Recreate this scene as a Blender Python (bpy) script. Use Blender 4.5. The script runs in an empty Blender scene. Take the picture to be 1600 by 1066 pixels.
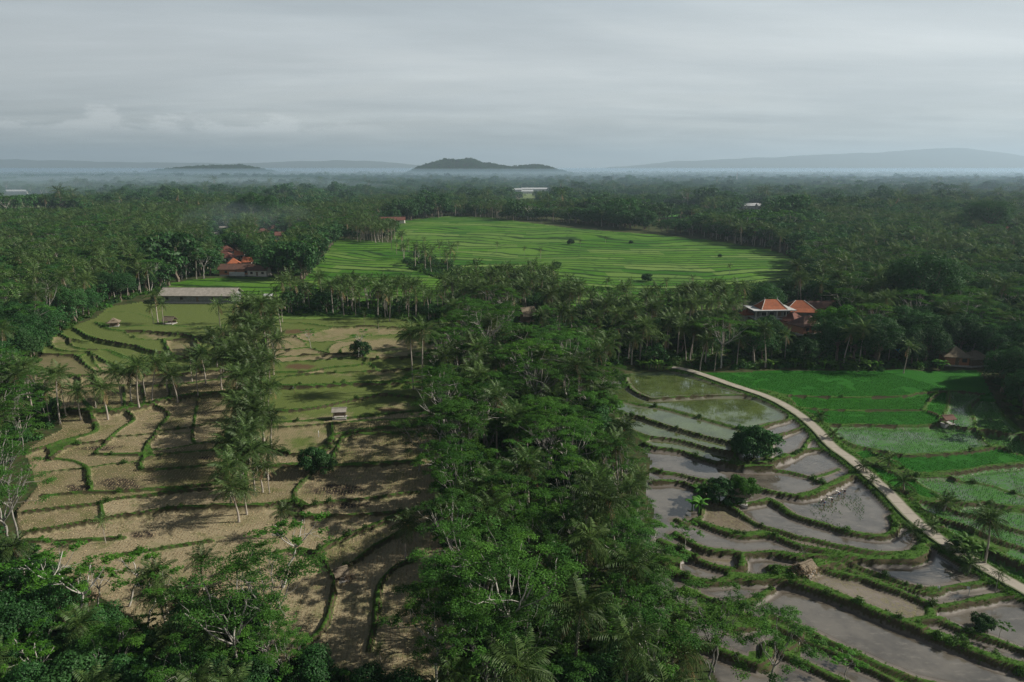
import bpy, math, random
import numpy as np
from mathutils import Vector
R = math.radians
rng = np.random.default_rng(11)
random.seed(5)
scene = bpy.context.scene
C = scene.collection

# ------------------------------------------------------------------ camera
CAMZ, PITCH, FPX = 60.0, R(14.1), 1081.0
cam = bpy.data.cameras.new('camera')
cam.sensor_width = 36.0
cam.lens = FPX / 1600 * 36
cam.clip_start, cam.clip_end = 0.5, 60000
camo = bpy.data.objects.new('camera', cam)
camo.location = (0, 0, CAMZ)
camo.rotation_euler = (R(90) - PITCH, 0, 0)
C.objects.link(camo)
scene.camera = camo
CP, SP = math.cos(PITCH), math.sin(PITCH)


def vnoise(x, y, s, seed=0):
    """smooth value noise, -1..1"""
    x = np.asarray(x, float) / s + 37.3 * seed + 1000
    y = np.asarray(y, float) / s + 11.7 * seed + 1000
    xi, yi = np.floor(x).astype(np.int64), np.floor(y).astype(np.int64)
    fx, fy = x - xi, y - yi
    fx, fy = fx * fx * (3 - 2 * fx), fy * fy * (3 - 2 * fy)

    def hsh(a, b):
        n = (a * 374761393 + b * 668265263 + seed * 144665) & 0x7fffffff
        n = ((n ^ (n >> 13)) * 1274126177) & 0x7fffffff
        return ((n ^ (n >> 16)) & 0xffff) / 32767.5 - 1
    a, b, c, d = hsh(xi, yi), hsh(xi + 1, yi), hsh(xi, yi + 1), hsh(xi + 1, yi + 1)
    return (a * (1 - fx) + b * fx) * (1 - fy) + (c * (1 - fx) + d * fx) * fy


def hgt(x, y):
    x, y = np.asarray(x, float), np.asarray(y, float)
    return 0.03 * (np.clip(y, 40, 260) - 130) + 0.006 * (np.clip(y, 260, 900) - 260) \
        + 4.0 * np.clip((y - 900) / 2500, 0, 1) * vnoise(x, y, 500, 3)


def unproj(px, py, dz=0.0):
    """photo pixel -> point on the ground (world x, y, z)"""
    u, v = (px - 800) / FPX, (py - 533) / FPX
    d = (u, CP - v * SP, -SP - v * CP)
    z = 0.0
    for _ in range(12):
        t = (z + dz - CAMZ) / min(d[2], -1e-4)
        x, y = d[0] * t, d[1] * t
        z = float(hgt(x, y))
    return x, y, z


def proj(x, y, z):
    x, y, z = np.asarray(x, float), np.asarray(y, float), np.asarray(z, float)
    zc = y * CP - (z - CAMZ) * SP
    v = -(y * SP + (z - CAMZ) * CP) / zc
    return 800 + FPX * x / zc, 533 + FPX * v, zc


def inpoly(px, py, poly):
    px, py = np.asarray(px, float), np.asarray(py, float)
    r = np.zeros(px.shape, bool)
    n = len(poly)
    for i in range(n):
        (x1, y1), (x2, y2) = poly[i], poly[(i + 1) % n]
        if y1 == y2:
            continue
        c = ((y1 > py) != (y2 > py)) & (px < (x2 - x1) * (py - y1) / (y2 - y1) + x1)
        r ^= c
    return r


# ------------------------------------------------------------------ node helpers
class NT:
    def __init__(s, nt):
        s.nt = nt
        nt.nodes.clear()

    def n(s, typ, ins=None, **props):
        nd = s.nt.nodes.new(typ)
        for k, v in props.items():
            setattr(nd, k, v)
        for k, v in (ins or {}).items():
            s.put(nd.inputs[k], v)
        return nd

    def put(s, sock, v):
        if isinstance(v, bpy.types.NodeSocket):
            s.nt.links.new(v, sock)
        elif isinstance(v, (tuple, list)) and sock.type == 'RGBA':
            sock.default_value = (v[0], v[1], v[2], 1)
        else:
            sock.default_value = v

    def math(s, op, a, b=0.0, c=0.0, clamp=False):
        nd = s.n('ShaderNodeMath', operation=op, use_clamp=clamp)
        for i, v in enumerate((a, b, c)):
            s.put(nd.inputs[i], v)
        return nd.outputs[0]

    def mix(s, f, a, b, mode='MIX'):
        nd = s.n('ShaderNodeMix', data_type='RGBA', blend_type=mode)
        s.put(nd.inputs[0], f)
        s.put(nd.inputs[6], a)
        s.put(nd.inputs[7], b)
        return nd.outputs[2]

    def step(s, v, lo, hi, a=0.0, b=1.0):
        nd = s.n('ShaderNodeMapRange', interpolation_type='SMOOTHSTEP')
        for i, q in enumerate((v, lo, hi, a, b)):
            s.put(nd.inputs[i], q)
        return nd.outputs[0]

    def noise(s, vec, scale, detail=3.0, rough=0.55, dist=0.0):
        nd = s.n('ShaderNodeTexNoise', {'Vector': vec, 'Scale': scale, 'Detail': detail, 'Roughness': rough, 'Distortion': dist})
        return nd.outputs[0]

    def mapping(s, vec, scale=(1, 1, 1), rot=(0, 0, 0), loc=(0, 0, 0)):
        return s.n('ShaderNodeMapping', {'Vector': vec, 'Scale': scale, 'Rotation': rot, 'Location': loc}).outputs[0]

    def attr(s, name):
        return s.n('ShaderNodeAttribute', attribute_name=name).outputs['Fac']

    def pos(s):
        return s.n('ShaderNodeNewGeometry').outputs['Position']

    def obj(s):
        return s.n('ShaderNodeTexCoord').outputs['Object']

    def bump(s, h, strength=0.5, dist=0.1):
        return s.n('ShaderNodeBump', {'Height': h, 'Strength': strength, 'Distance': dist}).outputs[0]

    def principled(s, **k):
        return s.n('ShaderNodeBsdfPrincipled', {a.replace('_', ' '): v for a, v in k.items()}).outputs[0]

    def out(s, surf=None, vol=None):
        o = s.n('ShaderNodeOutputMaterial')
        if surf is not None:
            s.nt.links.new(surf, o.inputs['Surface'])
        if vol is not None:
            s.nt.links.new(vol, o.inputs['Volume'])


def newmat(name):
    m = bpy.data.materials.new(name)
    m.use_nodes = True
    return m, NT(m.node_tree)


def foliage_mat(name, c1, c2, c3=None, trans=0.3, gloss=0.04, rough=0.45, vary=0.5):
    """leaf colour: c1..c2 by leaf, c3 by tree"""
    m, t = newmat(name)
    tint = t.attr('tint')
    col = t.mix(tint, c1, c2)
    rnd = t.n('ShaderNodeObjectInfo').outputs['Random']
    if c3:
        col = t.mix(t.math('MULTIPLY', t.math('POWER', rnd, 2.0), vary), col, c3)
    hsv = t.n('ShaderNodeHueSaturation', {'Hue': t.math('MULTIPLY_ADD', rnd, 0.03, 0.485),
                                          'Value': t.math('MULTIPLY_ADD', t.math('FRACT', t.math('MULTIPLY', rnd, 7.31)), 0.6, 0.7), 'Color': col})
    col = hsv.outputs[0]
    d = t.n('ShaderNodeBsdfDiffuse', {'Color': col}).outputs[0]
    tr = t.n('ShaderNodeBsdfTranslucent', {'Color': t.mix(0.6, col, (0.12, 0.2, 0.02), 'MULTIPLY')}).outputs[0]
    tr2 = t.n('ShaderNodeBsdfTranslucent', {'Color': col}).outputs[0]
    s = t.n('ShaderNodeMixShader', {0: trans, 1: d, 2: tr2}).outputs[0]
    g = t.n('ShaderNodeBsdfGlossy', {'Color': (0.9, 0.9, 0.85), 'Roughness': rough}).outputs[0]
    s = t.n('ShaderNodeMixShader', {0: gloss, 1: s, 2: g}).outputs[0]
    t.out(s)
    return m


def plain_mat(name, c1, c2=None, scale=2.0, rough=0.85, bump=0.3, spec=0.2, stretch=(1, 1, 1)):
    m, t = newmat(name)
    v = t.mapping(t.obj(), stretch)
    f = t.noise(v, scale, 5.0, 0.65)
    col = t.mix(t.step(f, 0.3, 0.7), c1, c2 or c1)
    t.out(t.principled(Base_Color=col, Roughness=rough, Specular_IOR_Level=spec, Normal=t.bump(f, bump, 0.05)))
    return m


# ------------------------------------------------------------------ mesh helpers
def qmesh(name, V, F, mats, midx=None, attrs=None, smooth=False):
    """all-quad mesh from numpy arrays"""
    V = np.asarray(V, np.float32).reshape(-1, 3)
    F = np.asarray(F, np.int32).reshape(-1, 4)
    me = bpy.data.meshes.new(name)
    me.vertices.add(len(V))
    me.vertices.foreach_set('co', V.ravel())
    me.loops.add(F.size)
    me.loops.foreach_set('vertex_index', F.ravel())
    me.polygons.add(len(F))
    me.polygons.foreach_set('loop_start', np.arange(0, F.size, 4, dtype=np.int32))
    for m in mats:
        me.materials.append(m)
    if midx is not None:
        me.polygons.foreach_set('material_index', np.asarray(midx, np.int32))
    me.polygons.foreach_set('use_smooth', np.full(len(F), smooth))
    for k, a in (attrs or {}).items():
        at = me.attributes.new(k, 'FLOAT', 'POINT')
        at.data.foreach_set('value', np.asarray(a, np.float32))
    me.update(calc_edges=True)
    return me


class QB:
    """collects quads; tint is a per-vertex leaf value"""
    def __init__(s):
        s.V, s.F, s.M, s.T, s.n = [], [], [], [], 0

    def add(s, V, F, m=0, tint=0.5):
        V = np.asarray(V, float).reshape(-1, 3)
        F = np.asarray(F, int).reshape(-1, 4)
        s.V.append(V)
        s.F.append(F + s.n)
        s.M.append(np.full(len(F), m))
        s.T.append(np.broadcast_to(np.asarray(tint, float), (len(V),)))
        s.n += len(V)

    def tube(s, pts, rad, sides=6, m=0, tint=0.5):
        P = np.asarray(pts, float)
        rad = np.broadcast_to(np.asarray(rad, float), (len(P),))
        T = np.gradient(P, axis=0)
        T /= np.linalg.norm(T, axis=1)[:, None] + 1e-9
        ref = np.array([0.31, 0.95, 0.05]) if abs(T[:, 2]).mean() > 0.6 else np.array([0.05, 0.1, 1.0])
        A = np.cross(T, ref)
        A /= np.linalg.norm(A, axis=1)[:, None] + 1e-9
        B = np.cross(T, A)
        a = np.arange(sides) * 2 * math.pi / sides
        V = P[:, None] + rad[:, None, None] * (A[:, None] * np.cos(a)[None, :, None] + B[:, None] * np.sin(a)[None, :, None])
        n = len(P)
        i, j = np.meshgrid(np.arange(n - 1), np.arange(sides), indexing='ij')
        k = (j + 1) % sides
        F = np.stack([i * sides + j, i * sides + k, (i + 1) * sides + k, (i + 1) * sides + j], -1)
        s.add(V, F, m, tint)

    def leaves(s, c, nrm, length, width, m=0, tint=None, g=rng):
        """rhombic leaves lying across nrm"""
        c, nrm = np.asarray(c, float), np.asarray(nrm, float)
        n = len(c)
        nrm = nrm / (np.linalg.norm(nrm, axis=1)[:, None] + 1e-9)
        r = g.normal(size=(n, 3))
        a = np.cross(nrm, r)
        a /= np.linalg.norm(a, axis=1)[:, None] + 1e-9
        b = np.cross(nrm, a)
        L = (np.broadcast_to(length, (n,)) * g.uniform(0.7, 1.3, n))[:, None] * 0.5
        W = (np.broadcast_to(width, (n,)) * g.uniform(0.7, 1.3, n))[:, None] * 0.5
        V = np.stack([c - a * L, c + b * W, c + a * L, c - b * W], 1)
        t = np.repeat(g.uniform(0, 1, n) if tint is None else tint, 4)
        s.add(V, np.arange(4 * n).reshape(n, 4), m, t)

    def box(s, lo, hi, m=0):
        x0, y0, z0 = lo
        x1, y1, z1 = hi
        V = [(x0, y0, z0), (x1, y0, z0), (x1, y1, z0), (x0, y1, z0), (x0, y0, z1), (x1, y0, z1), (x1, y1, z1), (x0, y1, z1)]
        s.add(V, [(0, 3, 2, 1), (4, 5, 6, 7), (0, 1, 5, 4), (1, 2, 6, 5), (2, 3, 7, 6), (3, 0, 4, 7)], m)

    def mesh(s, name, mats, smooth=False):
        return qmesh(name, np.concatenate(s.V), np.concatenate(s.F), mats, np.concatenate(s.M), {'tint': np.concatenate(s.T)}, smooth)

    def build(s, name, mats, parent=None, smooth=False):
        return link(name, s.mesh(name, mats if isinstance(mats, list) else [mats], smooth), parent)


def link(name, me, parent=None):
    o = bpy.data.objects.new(name, me)
    C.objects.link(o)
    if parent is not None:
        o.parent = parent
    return o


def tag(o, label=None, cat=None, group=None, kind=None):
    for k, v in (('label', label), ('category', cat), ('group', group), ('kind', kind)):
        if v:
            o[k] = v
    return o


def empty(name, loc=(0, 0, 0), rz=0.0):
    o = bpy.data.objects.new(name, None)
    o.empty_display_size = 0.3
    o.location = loc
    o.rotation_euler = (0, 0, rz)
    C.objects.link(o)
    return o
# ------------------------------------------------------------------ field layout, traced on the ground
def P(ox, oy, sc, pts):
    return [(ox + a / sc, oy + b / sc) for a, b in pts]


S1, S2 = 3.5525, 2.9125
A_ = lambda *p: P(900, 560, S1, p)
B_ = lambda *p: P(1200, 560, S1, p)
C_ = lambda *p: P(850, 700, S2, p)
D_ = lambda *p: P(1200, 700, S2, p)
L1 = lambda *p: P(0, 420, S1, p)
L2 = lambda *p: P(350, 420, S1, p)
L3 = lambda *p: P(0, 700, 2.912, p)
L4 = lambda *p: P(400, 700, 2.912, p)

PATH = [(1050, 578), (1069, 581), (1094, 588), (1145, 606), (1198, 624), (1238, 645), (1272, 672), (1300, 702), (1330, 724), (1362, 752),
        (1392, 780), (1420, 810), (1450, 836), (1485, 861), (1530, 889), (1564, 909), (1600, 929), (1700, 987), (1800, 1040)]

# (half width in metres, extra height, polyline)
BUNDS = []


def bund(pl, w=0.6, h=0.35, grass=1.0):
    w = w * 0.8 if w < 1.15 else w * 0.85
    BUNDS.append((w * (0.72 if pl[0][0] < 700 else 1.0), h, grass, pl))


# flooded paddies between the grove and the path
bund(A_((250, 70), (270, 100), (290, 150), (330, 190), (400, 225), (440, 230), (560, 222), (700, 215), (860, 210), (960, 215), (1060, 235)), .6)
bund(A_((250, 235), (300, 245), (370, 262), (450, 272), (540, 295), (640, 325), (760, 360), (860, 390), (930, 405), (1000, 400), (1060, 380), (1170, 350), (1185, 330)), .8, .5)
bund(A_((960, 400), (1000, 445), (1080, 460), (1150, 430), (1250, 390), (1300, 378)), .7, .5)
bund(A_((1080, 455), (1075, 520), (1060, 600), (1120, 575), (1190, 545), (1260, 510), (1275, 480), (1300, 450), (1330, 430)), .7, .5)
bund(A_((870, 480), (900, 600), (1040, 605), (1100, 590), (1180, 562), (1260, 522), (1330, 510), (1410, 520)), .8, .5)
bund(A_((230, 300), (290, 320), (350, 330), (430, 360), (520, 390), (620, 420), (720, 450), (820, 475), (890, 495)), .75, .5)
bund(A_((180, 325), (240, 360), (300, 400), (400, 440), (480, 450), (580, 465), (700, 500), (800, 530), (890, 550)), .75, .5)
bund(A_((380, 480), (430, 500), (520, 510), (600, 525), (700, 565), (800, 595), (900, 622), (1000, 630), (1100, 630), (1200, 645), (1300, 672), (1340, 692), (1400, 712)), .8, .5)
bund(A_((1300, 672), (1370, 652), (1460, 618)), .5)
bund(A_((430, 620), (480, 640), (560, 650), (680, 680), (760, 690), (850, 705), (1010, 735), (1100, 757), (1180, 772), (1250, 782), (1330, 767)), .8, .5)
bund(B_((180, 780), (260, 760), (350, 715), (430, 675), (478, 645), (472, 615), (440, 598)), 1.1, .6)
bund(A_((430, 690), (560, 690), (660, 720), (740, 790), (850, 820), (960, 815), (1080, 790)), .8, .5)
bund(B_((20, 795), (80, 835), (140, 880), (220, 910), (320, 940), (420, 975), (520, 995), (620, 1005), (680, 990), (702, 960), (708, 930), (685, 890)), .9, .6)
bund(A_((1060, 785), (1130, 830), (1180, 870)), .7, .5)
bund(C_((830, 260), (870, 290), (900, 310), (980, 360), (1060, 385), (1165, 420)) + D_((200, 430), (300, 455), (400, 475), (480, 490), (560, 495), (640, 490), (695, 462), (708, 435), (690, 400), (655, 368)), .9, .6)
bund(C_((690, 340), (760, 370), (850, 400), (920, 410), (1000, 405), (1060, 420), (1165, 465)) + D_((220, 480), (330, 502), (450, 522), (560, 522), (670, 512), (705, 470)), 1.3, .7)
bund(C_((720, 270), (715, 310), (690, 340), (640, 350), (600, 330)), .7, .5)
bund(C_((600, 400), (640, 430), (700, 462), (760, 480), (860, 490), (920, 500), (1000, 492), (1100, 498), (1165, 520)) + D_((60, 500), (200, 508), (330, 510)), 1.0, .6)
bund(C_((530, 440), (600, 470), (640, 490), (720, 530), (800, 555), (880, 568), (905, 545), (900, 515)), 1.1, .7)
bund(C_((860, 600), (960, 605), (1060, 600), (1165, 590)) + D_((20, 560), (120, 570), (230, 545)), 1.6, .7)
bund(C_((480, 490), (540, 530), (600, 570), (680, 605), (760, 622), (870, 605)), 1.2, .6)
bund(D_((0, 600), (120, 612), (240, 650), (360, 700), (480, 750), (600, 800), (720, 850), (850, 900), (960, 950), (1060, 985), (1165, 1015), (1300, 1055)), 1.5, .7)
bund(D_((640, 800), (740, 790), (800, 800), (900, 845), (1000, 875), (1080, 905), (1165, 940), (1300, 1000)), 1.0, .6)
bund(C_((750, 690), (850, 720), (960, 690), (1040, 640)), .8)
bund(C_((640, 640), (760, 700), (900, 760), (1000, 800)) + D_((0, 768), (100, 800), (200, 842), (320, 902), (420, 952), (520, 1002), (620, 1042), (700, 1072), (900, 1125), (1100, 1180)), .9, .5)
bund(C_((560, 700), (700, 760), (860, 830)) + D_((0, 815), (120, 862), (200, 895), (300, 937), (400, 985), (500, 1035), (620, 1105)), .9, .6)
bund(C_((580, 860), (700, 900), (860, 960), (1000, 1000)) + D_((0, 910), (100, 955), (200, 1005), (300, 1055), (400, 1110)), 1.1, .6)
bund(D_((200, 540), (330, 582), (430, 602), (540, 642), (640, 682), (740, 722), (800, 732), (900, 712), (1000, 692), (1060, 682), (1180, 690)), 1.1, .6)
bund(D_((250, 510), (330, 522), (400, 542), (480, 572), (560, 602), (640, 632), (720, 647), (790, 647), (860, 637), (970, 622), (1000, 610)), .8, .5)
bund(D_((240, 535), (340, 548), (420, 582), (520, 614), (620, 644), (700, 668), (770, 672), (800, 650)), .7, .5)
bund(D_((740, 722), (740, 790)), .9)
# green paddies beyond the path
bund(B_((-60, 175), (0, 187), (110, 212), (240, 220), (390, 224), (500, 224), (620, 222), (760, 217), (820, 202), (920, 192), (1040, 187), (1200, 205)), .6)
bund(B_((110, 215), (150, 270), (240, 282), (380, 292), (500, 295), (620, 292), (740, 292), (860, 290), (872, 270), (900, 232), (940, 200)), .6)
bund(B_((-40, 195), (60, 215), (160, 275), (240, 322), (320, 372), (355, 420), (420, 492), (500, 552), (600, 602), (700, 642), (800, 658)), .8)
bund(B_((320, 372), (420, 377), (520, 374), (620, 380), (740, 382), (860, 382), (920, 377), (960, 364), (1000, 382), (1080, 397), (1150, 402), (1250, 412), (1330, 430)), .8, .5)
bund(B_((860, 290), (940, 320), (955, 364)), .5)
bund(B_((1000, 190), (995, 270), (958, 360)), .5)
bund(B_((1180, 215), (1120, 272), (1140, 332), (1152, 400)), .5)
bund(B_((400, 452), (470, 492), (560, 512), (640, 527), (740, 547), (840, 547), (940, 542), (1060, 532), (1160, 517), (1250, 497), (1300, 500)), .9, .5)
bund(B_((1152, 402), (1200, 462), (1250, 492), (1330, 517), (1430, 545)), .6)
bund(B_((1270, 240), (1320, 330), (1400, 420), (1460, 500)), .8)
bund(B_((580, 530), (660, 577), (740, 612), (815, 640)), .6)
bund(B_((800, 658), (900, 652), (1000, 642), (1100, 632), (1200, 612), (1300, 602), (1430, 590), (1550, 580)), 1.0, .6)
bund(B_((780, 662), (900, 663), (1000, 663), (1050, 682), (1150, 692), (1250, 712), (1330, 742), (1430, 768), (1600, 800)), .7)
bund(B_((790, 667), (860, 712), (920, 747), (985, 785)), .4)
bund(B_((740, 735), (830, 782), (900, 802), (970, 792), (1040, 802), (1100, 817), (1200, 812), (1300, 832), (1430, 842), (1600, 860)), 1.1, .6)
bund(D_((640, 235), (690, 252), (780, 272), (880, 312), (960, 332), (1060, 372), (1165, 402), (1400, 470)), .9, .6)
bund(D_((690, 300), (800, 342), (900, 372), (1000, 422), (1100, 462), (1165, 482), (1400, 560)), .9, .6)
bund(D_((790, 375), (900, 442), (1000, 482), (1100, 532), (1165, 562), (1400, 640)), 1.0, .6)
bund(D_((880, 480), (1000, 545), (1100, 600), (1200, 660)), .8, .5)
bund(D_((640, 200), (700, 300), (790, 375), (880, 470)), .8)
bund(D_((960, 330), (1000, 300), (1060, 290), (1200, 300)), .6)

# curved green terraces, upper left
bund(L1((290, 385), (240, 410), (230, 450), (240, 480), (300, 480), (380, 485), (430, 490), (470, 530), (520, 570), (560, 585)), .9, .5)
bund(L1((320, 355), (380, 390), (390, 420), (430, 445), (520, 455), (590, 450), (650, 470), (720, 500), (790, 530)), .9, .5)
bund(L1((300, 375), (280, 400), (285, 430), (330, 455), (400, 465), (490, 465), (540, 490), (590, 520), (640, 545), (700, 590)), .8, .5)
bund(L1((400, 335), (430, 345), (480, 380), (540, 400), (620, 415), (690, 430), (760, 440), (810, 460), (870, 475), (940, 480)), .9, .5)
bund(L1((380, 385), (470, 405), (540, 402)), .5)
bund(L1((530, 300), (600, 340), (690, 355), (780, 355), (900, 365), (1000, 375), (1060, 385), (1090, 410), (1110, 450), (1100, 480), (1040, 500), (970, 500), (940, 470), (920, 430), (910, 405)), 1.1, .6)
bund(L1((690, 360), (750, 395), (830, 405), (910, 405), (1000, 402), (1090, 400)), .7)
bund(L1((430, 490), (500, 470), (530, 530), (570, 575)), .7)
bund(L1((600, 455), (640, 480), (690, 500)), .6)
bund(L1((1060, 385), (1180, 385), (1300, 380), (1421, 390)), .8)
bund(L1((560, 300), (640, 330), (800, 320), (960, 320), (1120, 330), (1300, 310)), .8)
bund(L1((600, 240), (760, 245), (900, 300)), .6)
bund(L1((970, 500), (1060, 520), (1180, 520), (1300, 500)), .7)
# palm bank across the left fields
bund(L1((360, 800), (440, 800), (520, 805), (620, 805), (700, 790), (800, 770), (900, 742), (1000, 722), (1100, 705), (1300, 690), (1421, 672)), 2.0, .7)
bund(L1((560, 585), (700, 590), (830, 602), (960, 602), (1040, 592), (1150, 580), (1300, 570), (1421, 560)), .8, .5)
bund(L1((430, 600), (520, 600), (560, 650), (700, 650), (820, 660), (1000, 645), (1140, 625), (1300, 610), (1421, 600)), .8, .5)
bund(L1((180, 600), (430, 600), (430, 690), (520, 800)), .8)
bund(L1((690, 650), (690, 790)), .6)
bund(L1((800, 660), (800, 770)), .6)
bund(L1((945, 650), (940, 735)), .6)
# dry fields
bund(L1((500, 810), (535, 890), (500, 922), (420, 947), (360, 962), (250, 1000), (140, 1028)), 1.0, .5)
bund(L1((700, 790), (742, 832), (720, 860), (660, 900), (600, 960), (540, 1010), (522, 1033), (560, 1032), (700, 1032), (800, 1035)), .7, .45)
bund(L1((860, 760), (932, 802), (922, 840), (890, 872), (870, 912), (860, 942), (820, 982), (802, 1020), (800, 1066)), .8, .5)
bund(L1((1105, 705), (1085, 800), (1080, 850), (1070, 900), (1070, 950), (1085, 975)), .65)
bund(L1((880, 905), (980, 895), (1060, 885), (1150, 868), (1300, 848), (1421, 830)), .6)
bund(L1((610, 942), (740, 930), (860, 920), (1060, 907)), .5)
bund(L1((815, 1010), (950, 1000), (1085, 975), (1200, 962), (1300, 947), (1421, 930)), .6)
bund(L1((280, 1066), (330, 1022), (400, 987), (500, 970), (610, 960)), .6)
bund(L3((215, 60), (245, 25), (310, -5)), .6)
bund(L3((240, 50), (330, 60), (385, 85), (402, 110), (402, 150), (415, 185), (400, 208)), .7)
bund(L3((200, 112), (300, 100), (400, 92), (500, 75), (600, 65), (660, 55)), .4)
bund(L3((425, 30), (520, 35), (620, 37), (690, 40), (800, 25), (1000, 8), (1060, 0)), .7)
bund(L3((665, -20), (690, 38), (650, 62), (640, 90), (662, 102), (800, 95), (900, 85), (1000, 75), (1060, 60)), .75)
bund(L3((190, 220), (330, 212), (420, 207), (530, 207), (650, 197), (800, 187), (900, 177), (1020, 160), (1100, 150)), .9, .5)
bund(L3((110, 300), (250, 282), (380, 267), (470, 252), (520, 237), (650, 222), (800, 205), (1000, 185), (1100, 170)), .8, .5)
bund(L3((100, 390), (250, 367), (350, 347), (440, 335), (540, 312), (650, 300), (780, 277), (900, 272), (1050, 267), (1200, 267), (1340, 242), (1400, 268)), .8, .5)
bund(L3((100, 425), (300, 420), (440, 412), (560, 405)), 1.0, .5)
bund(L3((560, 480), (670, 467), (780, 447), (880, 432), (960, 420)), .9, .5)
bund(L3((460, 250), (470, 330)), .5)
bund([(380, 778), (384, 755), (382, 720), (395, 650), (408, 590), (415, 540), (425, 497)], 1.0, .35)
# terraces between the palm column and the grove
bund(L2((230, 300), (450, 305), (600, 325), (800, 320), (1000, 330), (1150, 320)), .8)
bund(L2((240, 385), (300, 380), (390, 370), (480, 350), (600, 328)), .6)
bund(L2((390, 370), (440, 400), (530, 410), (640, 400), (740, 375), (860, 370), (1000, 360)), .6)
bund(L2((230, 460), (280, 455), (370, 450), (470, 440), (560, 470), (600, 482)), .6)
bund(L2((440, 400), (470, 440)), .5)
bund(L2((575, 470), (580, 450), (610, 420), (680, 405), (760, 400), (860, 400)), .5)
bund(L2((650, 480), (650, 450), (680, 435), (740, 428), (820, 418)), .5)
bund(L2((220, 500), (400, 487), (560, 482), (690, 480), (800, 470), (960, 440)), .7)
bund(L2((220, 530), (400, 517), (560, 507), (700, 492), (760, 500), (830, 510), (900, 505), (1050, 500)), .7, .5)
bund(L2((240, 580), (450, 577), (600, 552), (720, 542), (800, 530), (840, 552)), 1.0, .5)
bund(L2((800, 470), (780, 490), (840, 552)), .6)
bund(L2((240, 610), (450, 592), (600, 582), (750, 577), (900, 570), (1080, 558)), .8, .5)
bund(L2((220, 668), (290, 662), (450, 660), (600, 652), (750, 642), (900, 640), (1080, 630)), 1.9, .6)
bund(L2((230, 805), (400, 797), (520, 780), (650, 750), (720, 735), (850, 705), (900, 700), (1060, 720)), 1.1, .6)
bund(L2((220, 865), (300, 860), (480, 850), (640, 840), (780, 825), (1000, 800), (1100, 790)), .9, .5)
bund(L2((220, 890), (450, 877), (600, 862), (780, 845), (1000, 835), (1100, 830)), .6)
bund(L2((580, 970), (620, 937), (740, 907), (880, 890), (1040, 880), (1100, 875)), 1.3, .6)
bund(L2((600, 1066), (630, 1000), (660, 950), (740, 925), (850, 920), (1080, 910)), 1.0, .5)
bund(L2((600, 862), (608, 940), (590, 975), (520, 1010)), .9, .5)
bund(L2((220, 1005), (300, 1015), (400, 1040), (560, 1020), (600, 1000)), .8, .5)
# shaded fields at the bottom
bund(L4((20, 95), (90, 87), (210, 82), (330, 87), (450, 87), (600, 77), (740, 68)), 1.3, .6)
bund(L4((260, 95), (250, 120), (200, 170), (175, 210), (185, 262), (230, 275), (350, 252), (500, 237), (740, 205)), .9, .5)
bund(L4((-20, 262), (80, 257), (185, 252)), .7)
bund(L4((120, 300), (200, 307), (260, 315), (400, 312), (550, 302), (720, 290)), .8, .5)
bund(L4((280, 490), (300, 470), (380, 430), (480, 382), (600, 332), (680, 305)), 1.2, .7)
bund(L4((220, 930), (310, 830), (345, 720), (360, 620), (400, 560), (460, 520), (560, 440), (700, 370)), .9, .6)
bund(L4((515, 940), (545, 780), (560, 650), (590, 590), (640, 540), (720, 510)), .9, .6)
bund(L4((60, 480), (160, 460), (290, 480)), .7)
bund(L4((300, 480), (330, 560), (360, 620)), .5)

FL = [(52, 575), (65, 540), (100, 515), (150, 497), (172, 478), (255, 468), (380, 470), (420, 498), (640, 495), (700, 502), (710, 560), (715, 700), (715, 760), (720, 860), (725, 940), (725, 1000), (640, 1110),
      (430, 1066), (330, 1000), (230, 985), (130, 915), (35, 860), (25, 800), (60, 760), (40, 705), (100, 670), (60, 610)]
FLI = [(p[0] if p[0] < 660 else 652, p[1]) for p in FL]
FR = [(925, 590), (985, 585), (1060, 583), (1120, 582), (1400, 580), (1530, 580), (1545, 610), (1570, 650), (1620, 690), (1850, 780), (1850, 1180), (1200, 1180), (1100, 1030), (1010, 940), (1000, 860), (1025, 800),
      (1010, 770), (1020, 720), (1000, 690), (960, 660), (950, 620)]
FM = [(255, 470), (268, 443), (300, 437), (420, 433), (470, 442), (560, 465), (690, 478), (690, 498), (640, 497), (420, 500), (380, 472)]
FC = [(475, 440), (500, 410), (530, 372), (612, 380), (625, 346), (700, 338), (760, 340), (900, 358), (1010, 366), (1100, 375), (1200, 390), (1250, 408), (1250, 430), (1190, 462), (1110, 484), (900, 484), (700, 478), (560, 462)]

WATER_LAST = [(1031, 766), (1045, 790)] + D_((500, 870), (800, 960), (1000, 1030), (600, 620))
SEEDS = {'water': A_((1100, 400), (1200, 470), (1250, 580), (650, 610), (1200, 700)) + B_((370, 660), (400, 800), (150, 720), (300, 480)) + D_((200, 400), (450, 440), (700, 540), (700, 900), (950, 780), (620, 640), (1100, 318)) + C_((590, 320), (1000, 650), (520, 600)),
         'pond': A_((600, 150), (700, 260), (500, 300), (560, 430), (600, 500)),
         'mud': C_((850, 330), (800, 430), (760, 500)) + D_((500, 690), (300, 460)),
         'wet': B_((700, 460), (1070, 330), (1170, 390), (650, 600)) + D_((1100, 318)),
         'stubble': L1((300, 530), (1000, 450), (380, 560)),
         'fallow': L2((450, 740), (450, 940), (450, 830), (800, 700))}

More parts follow.
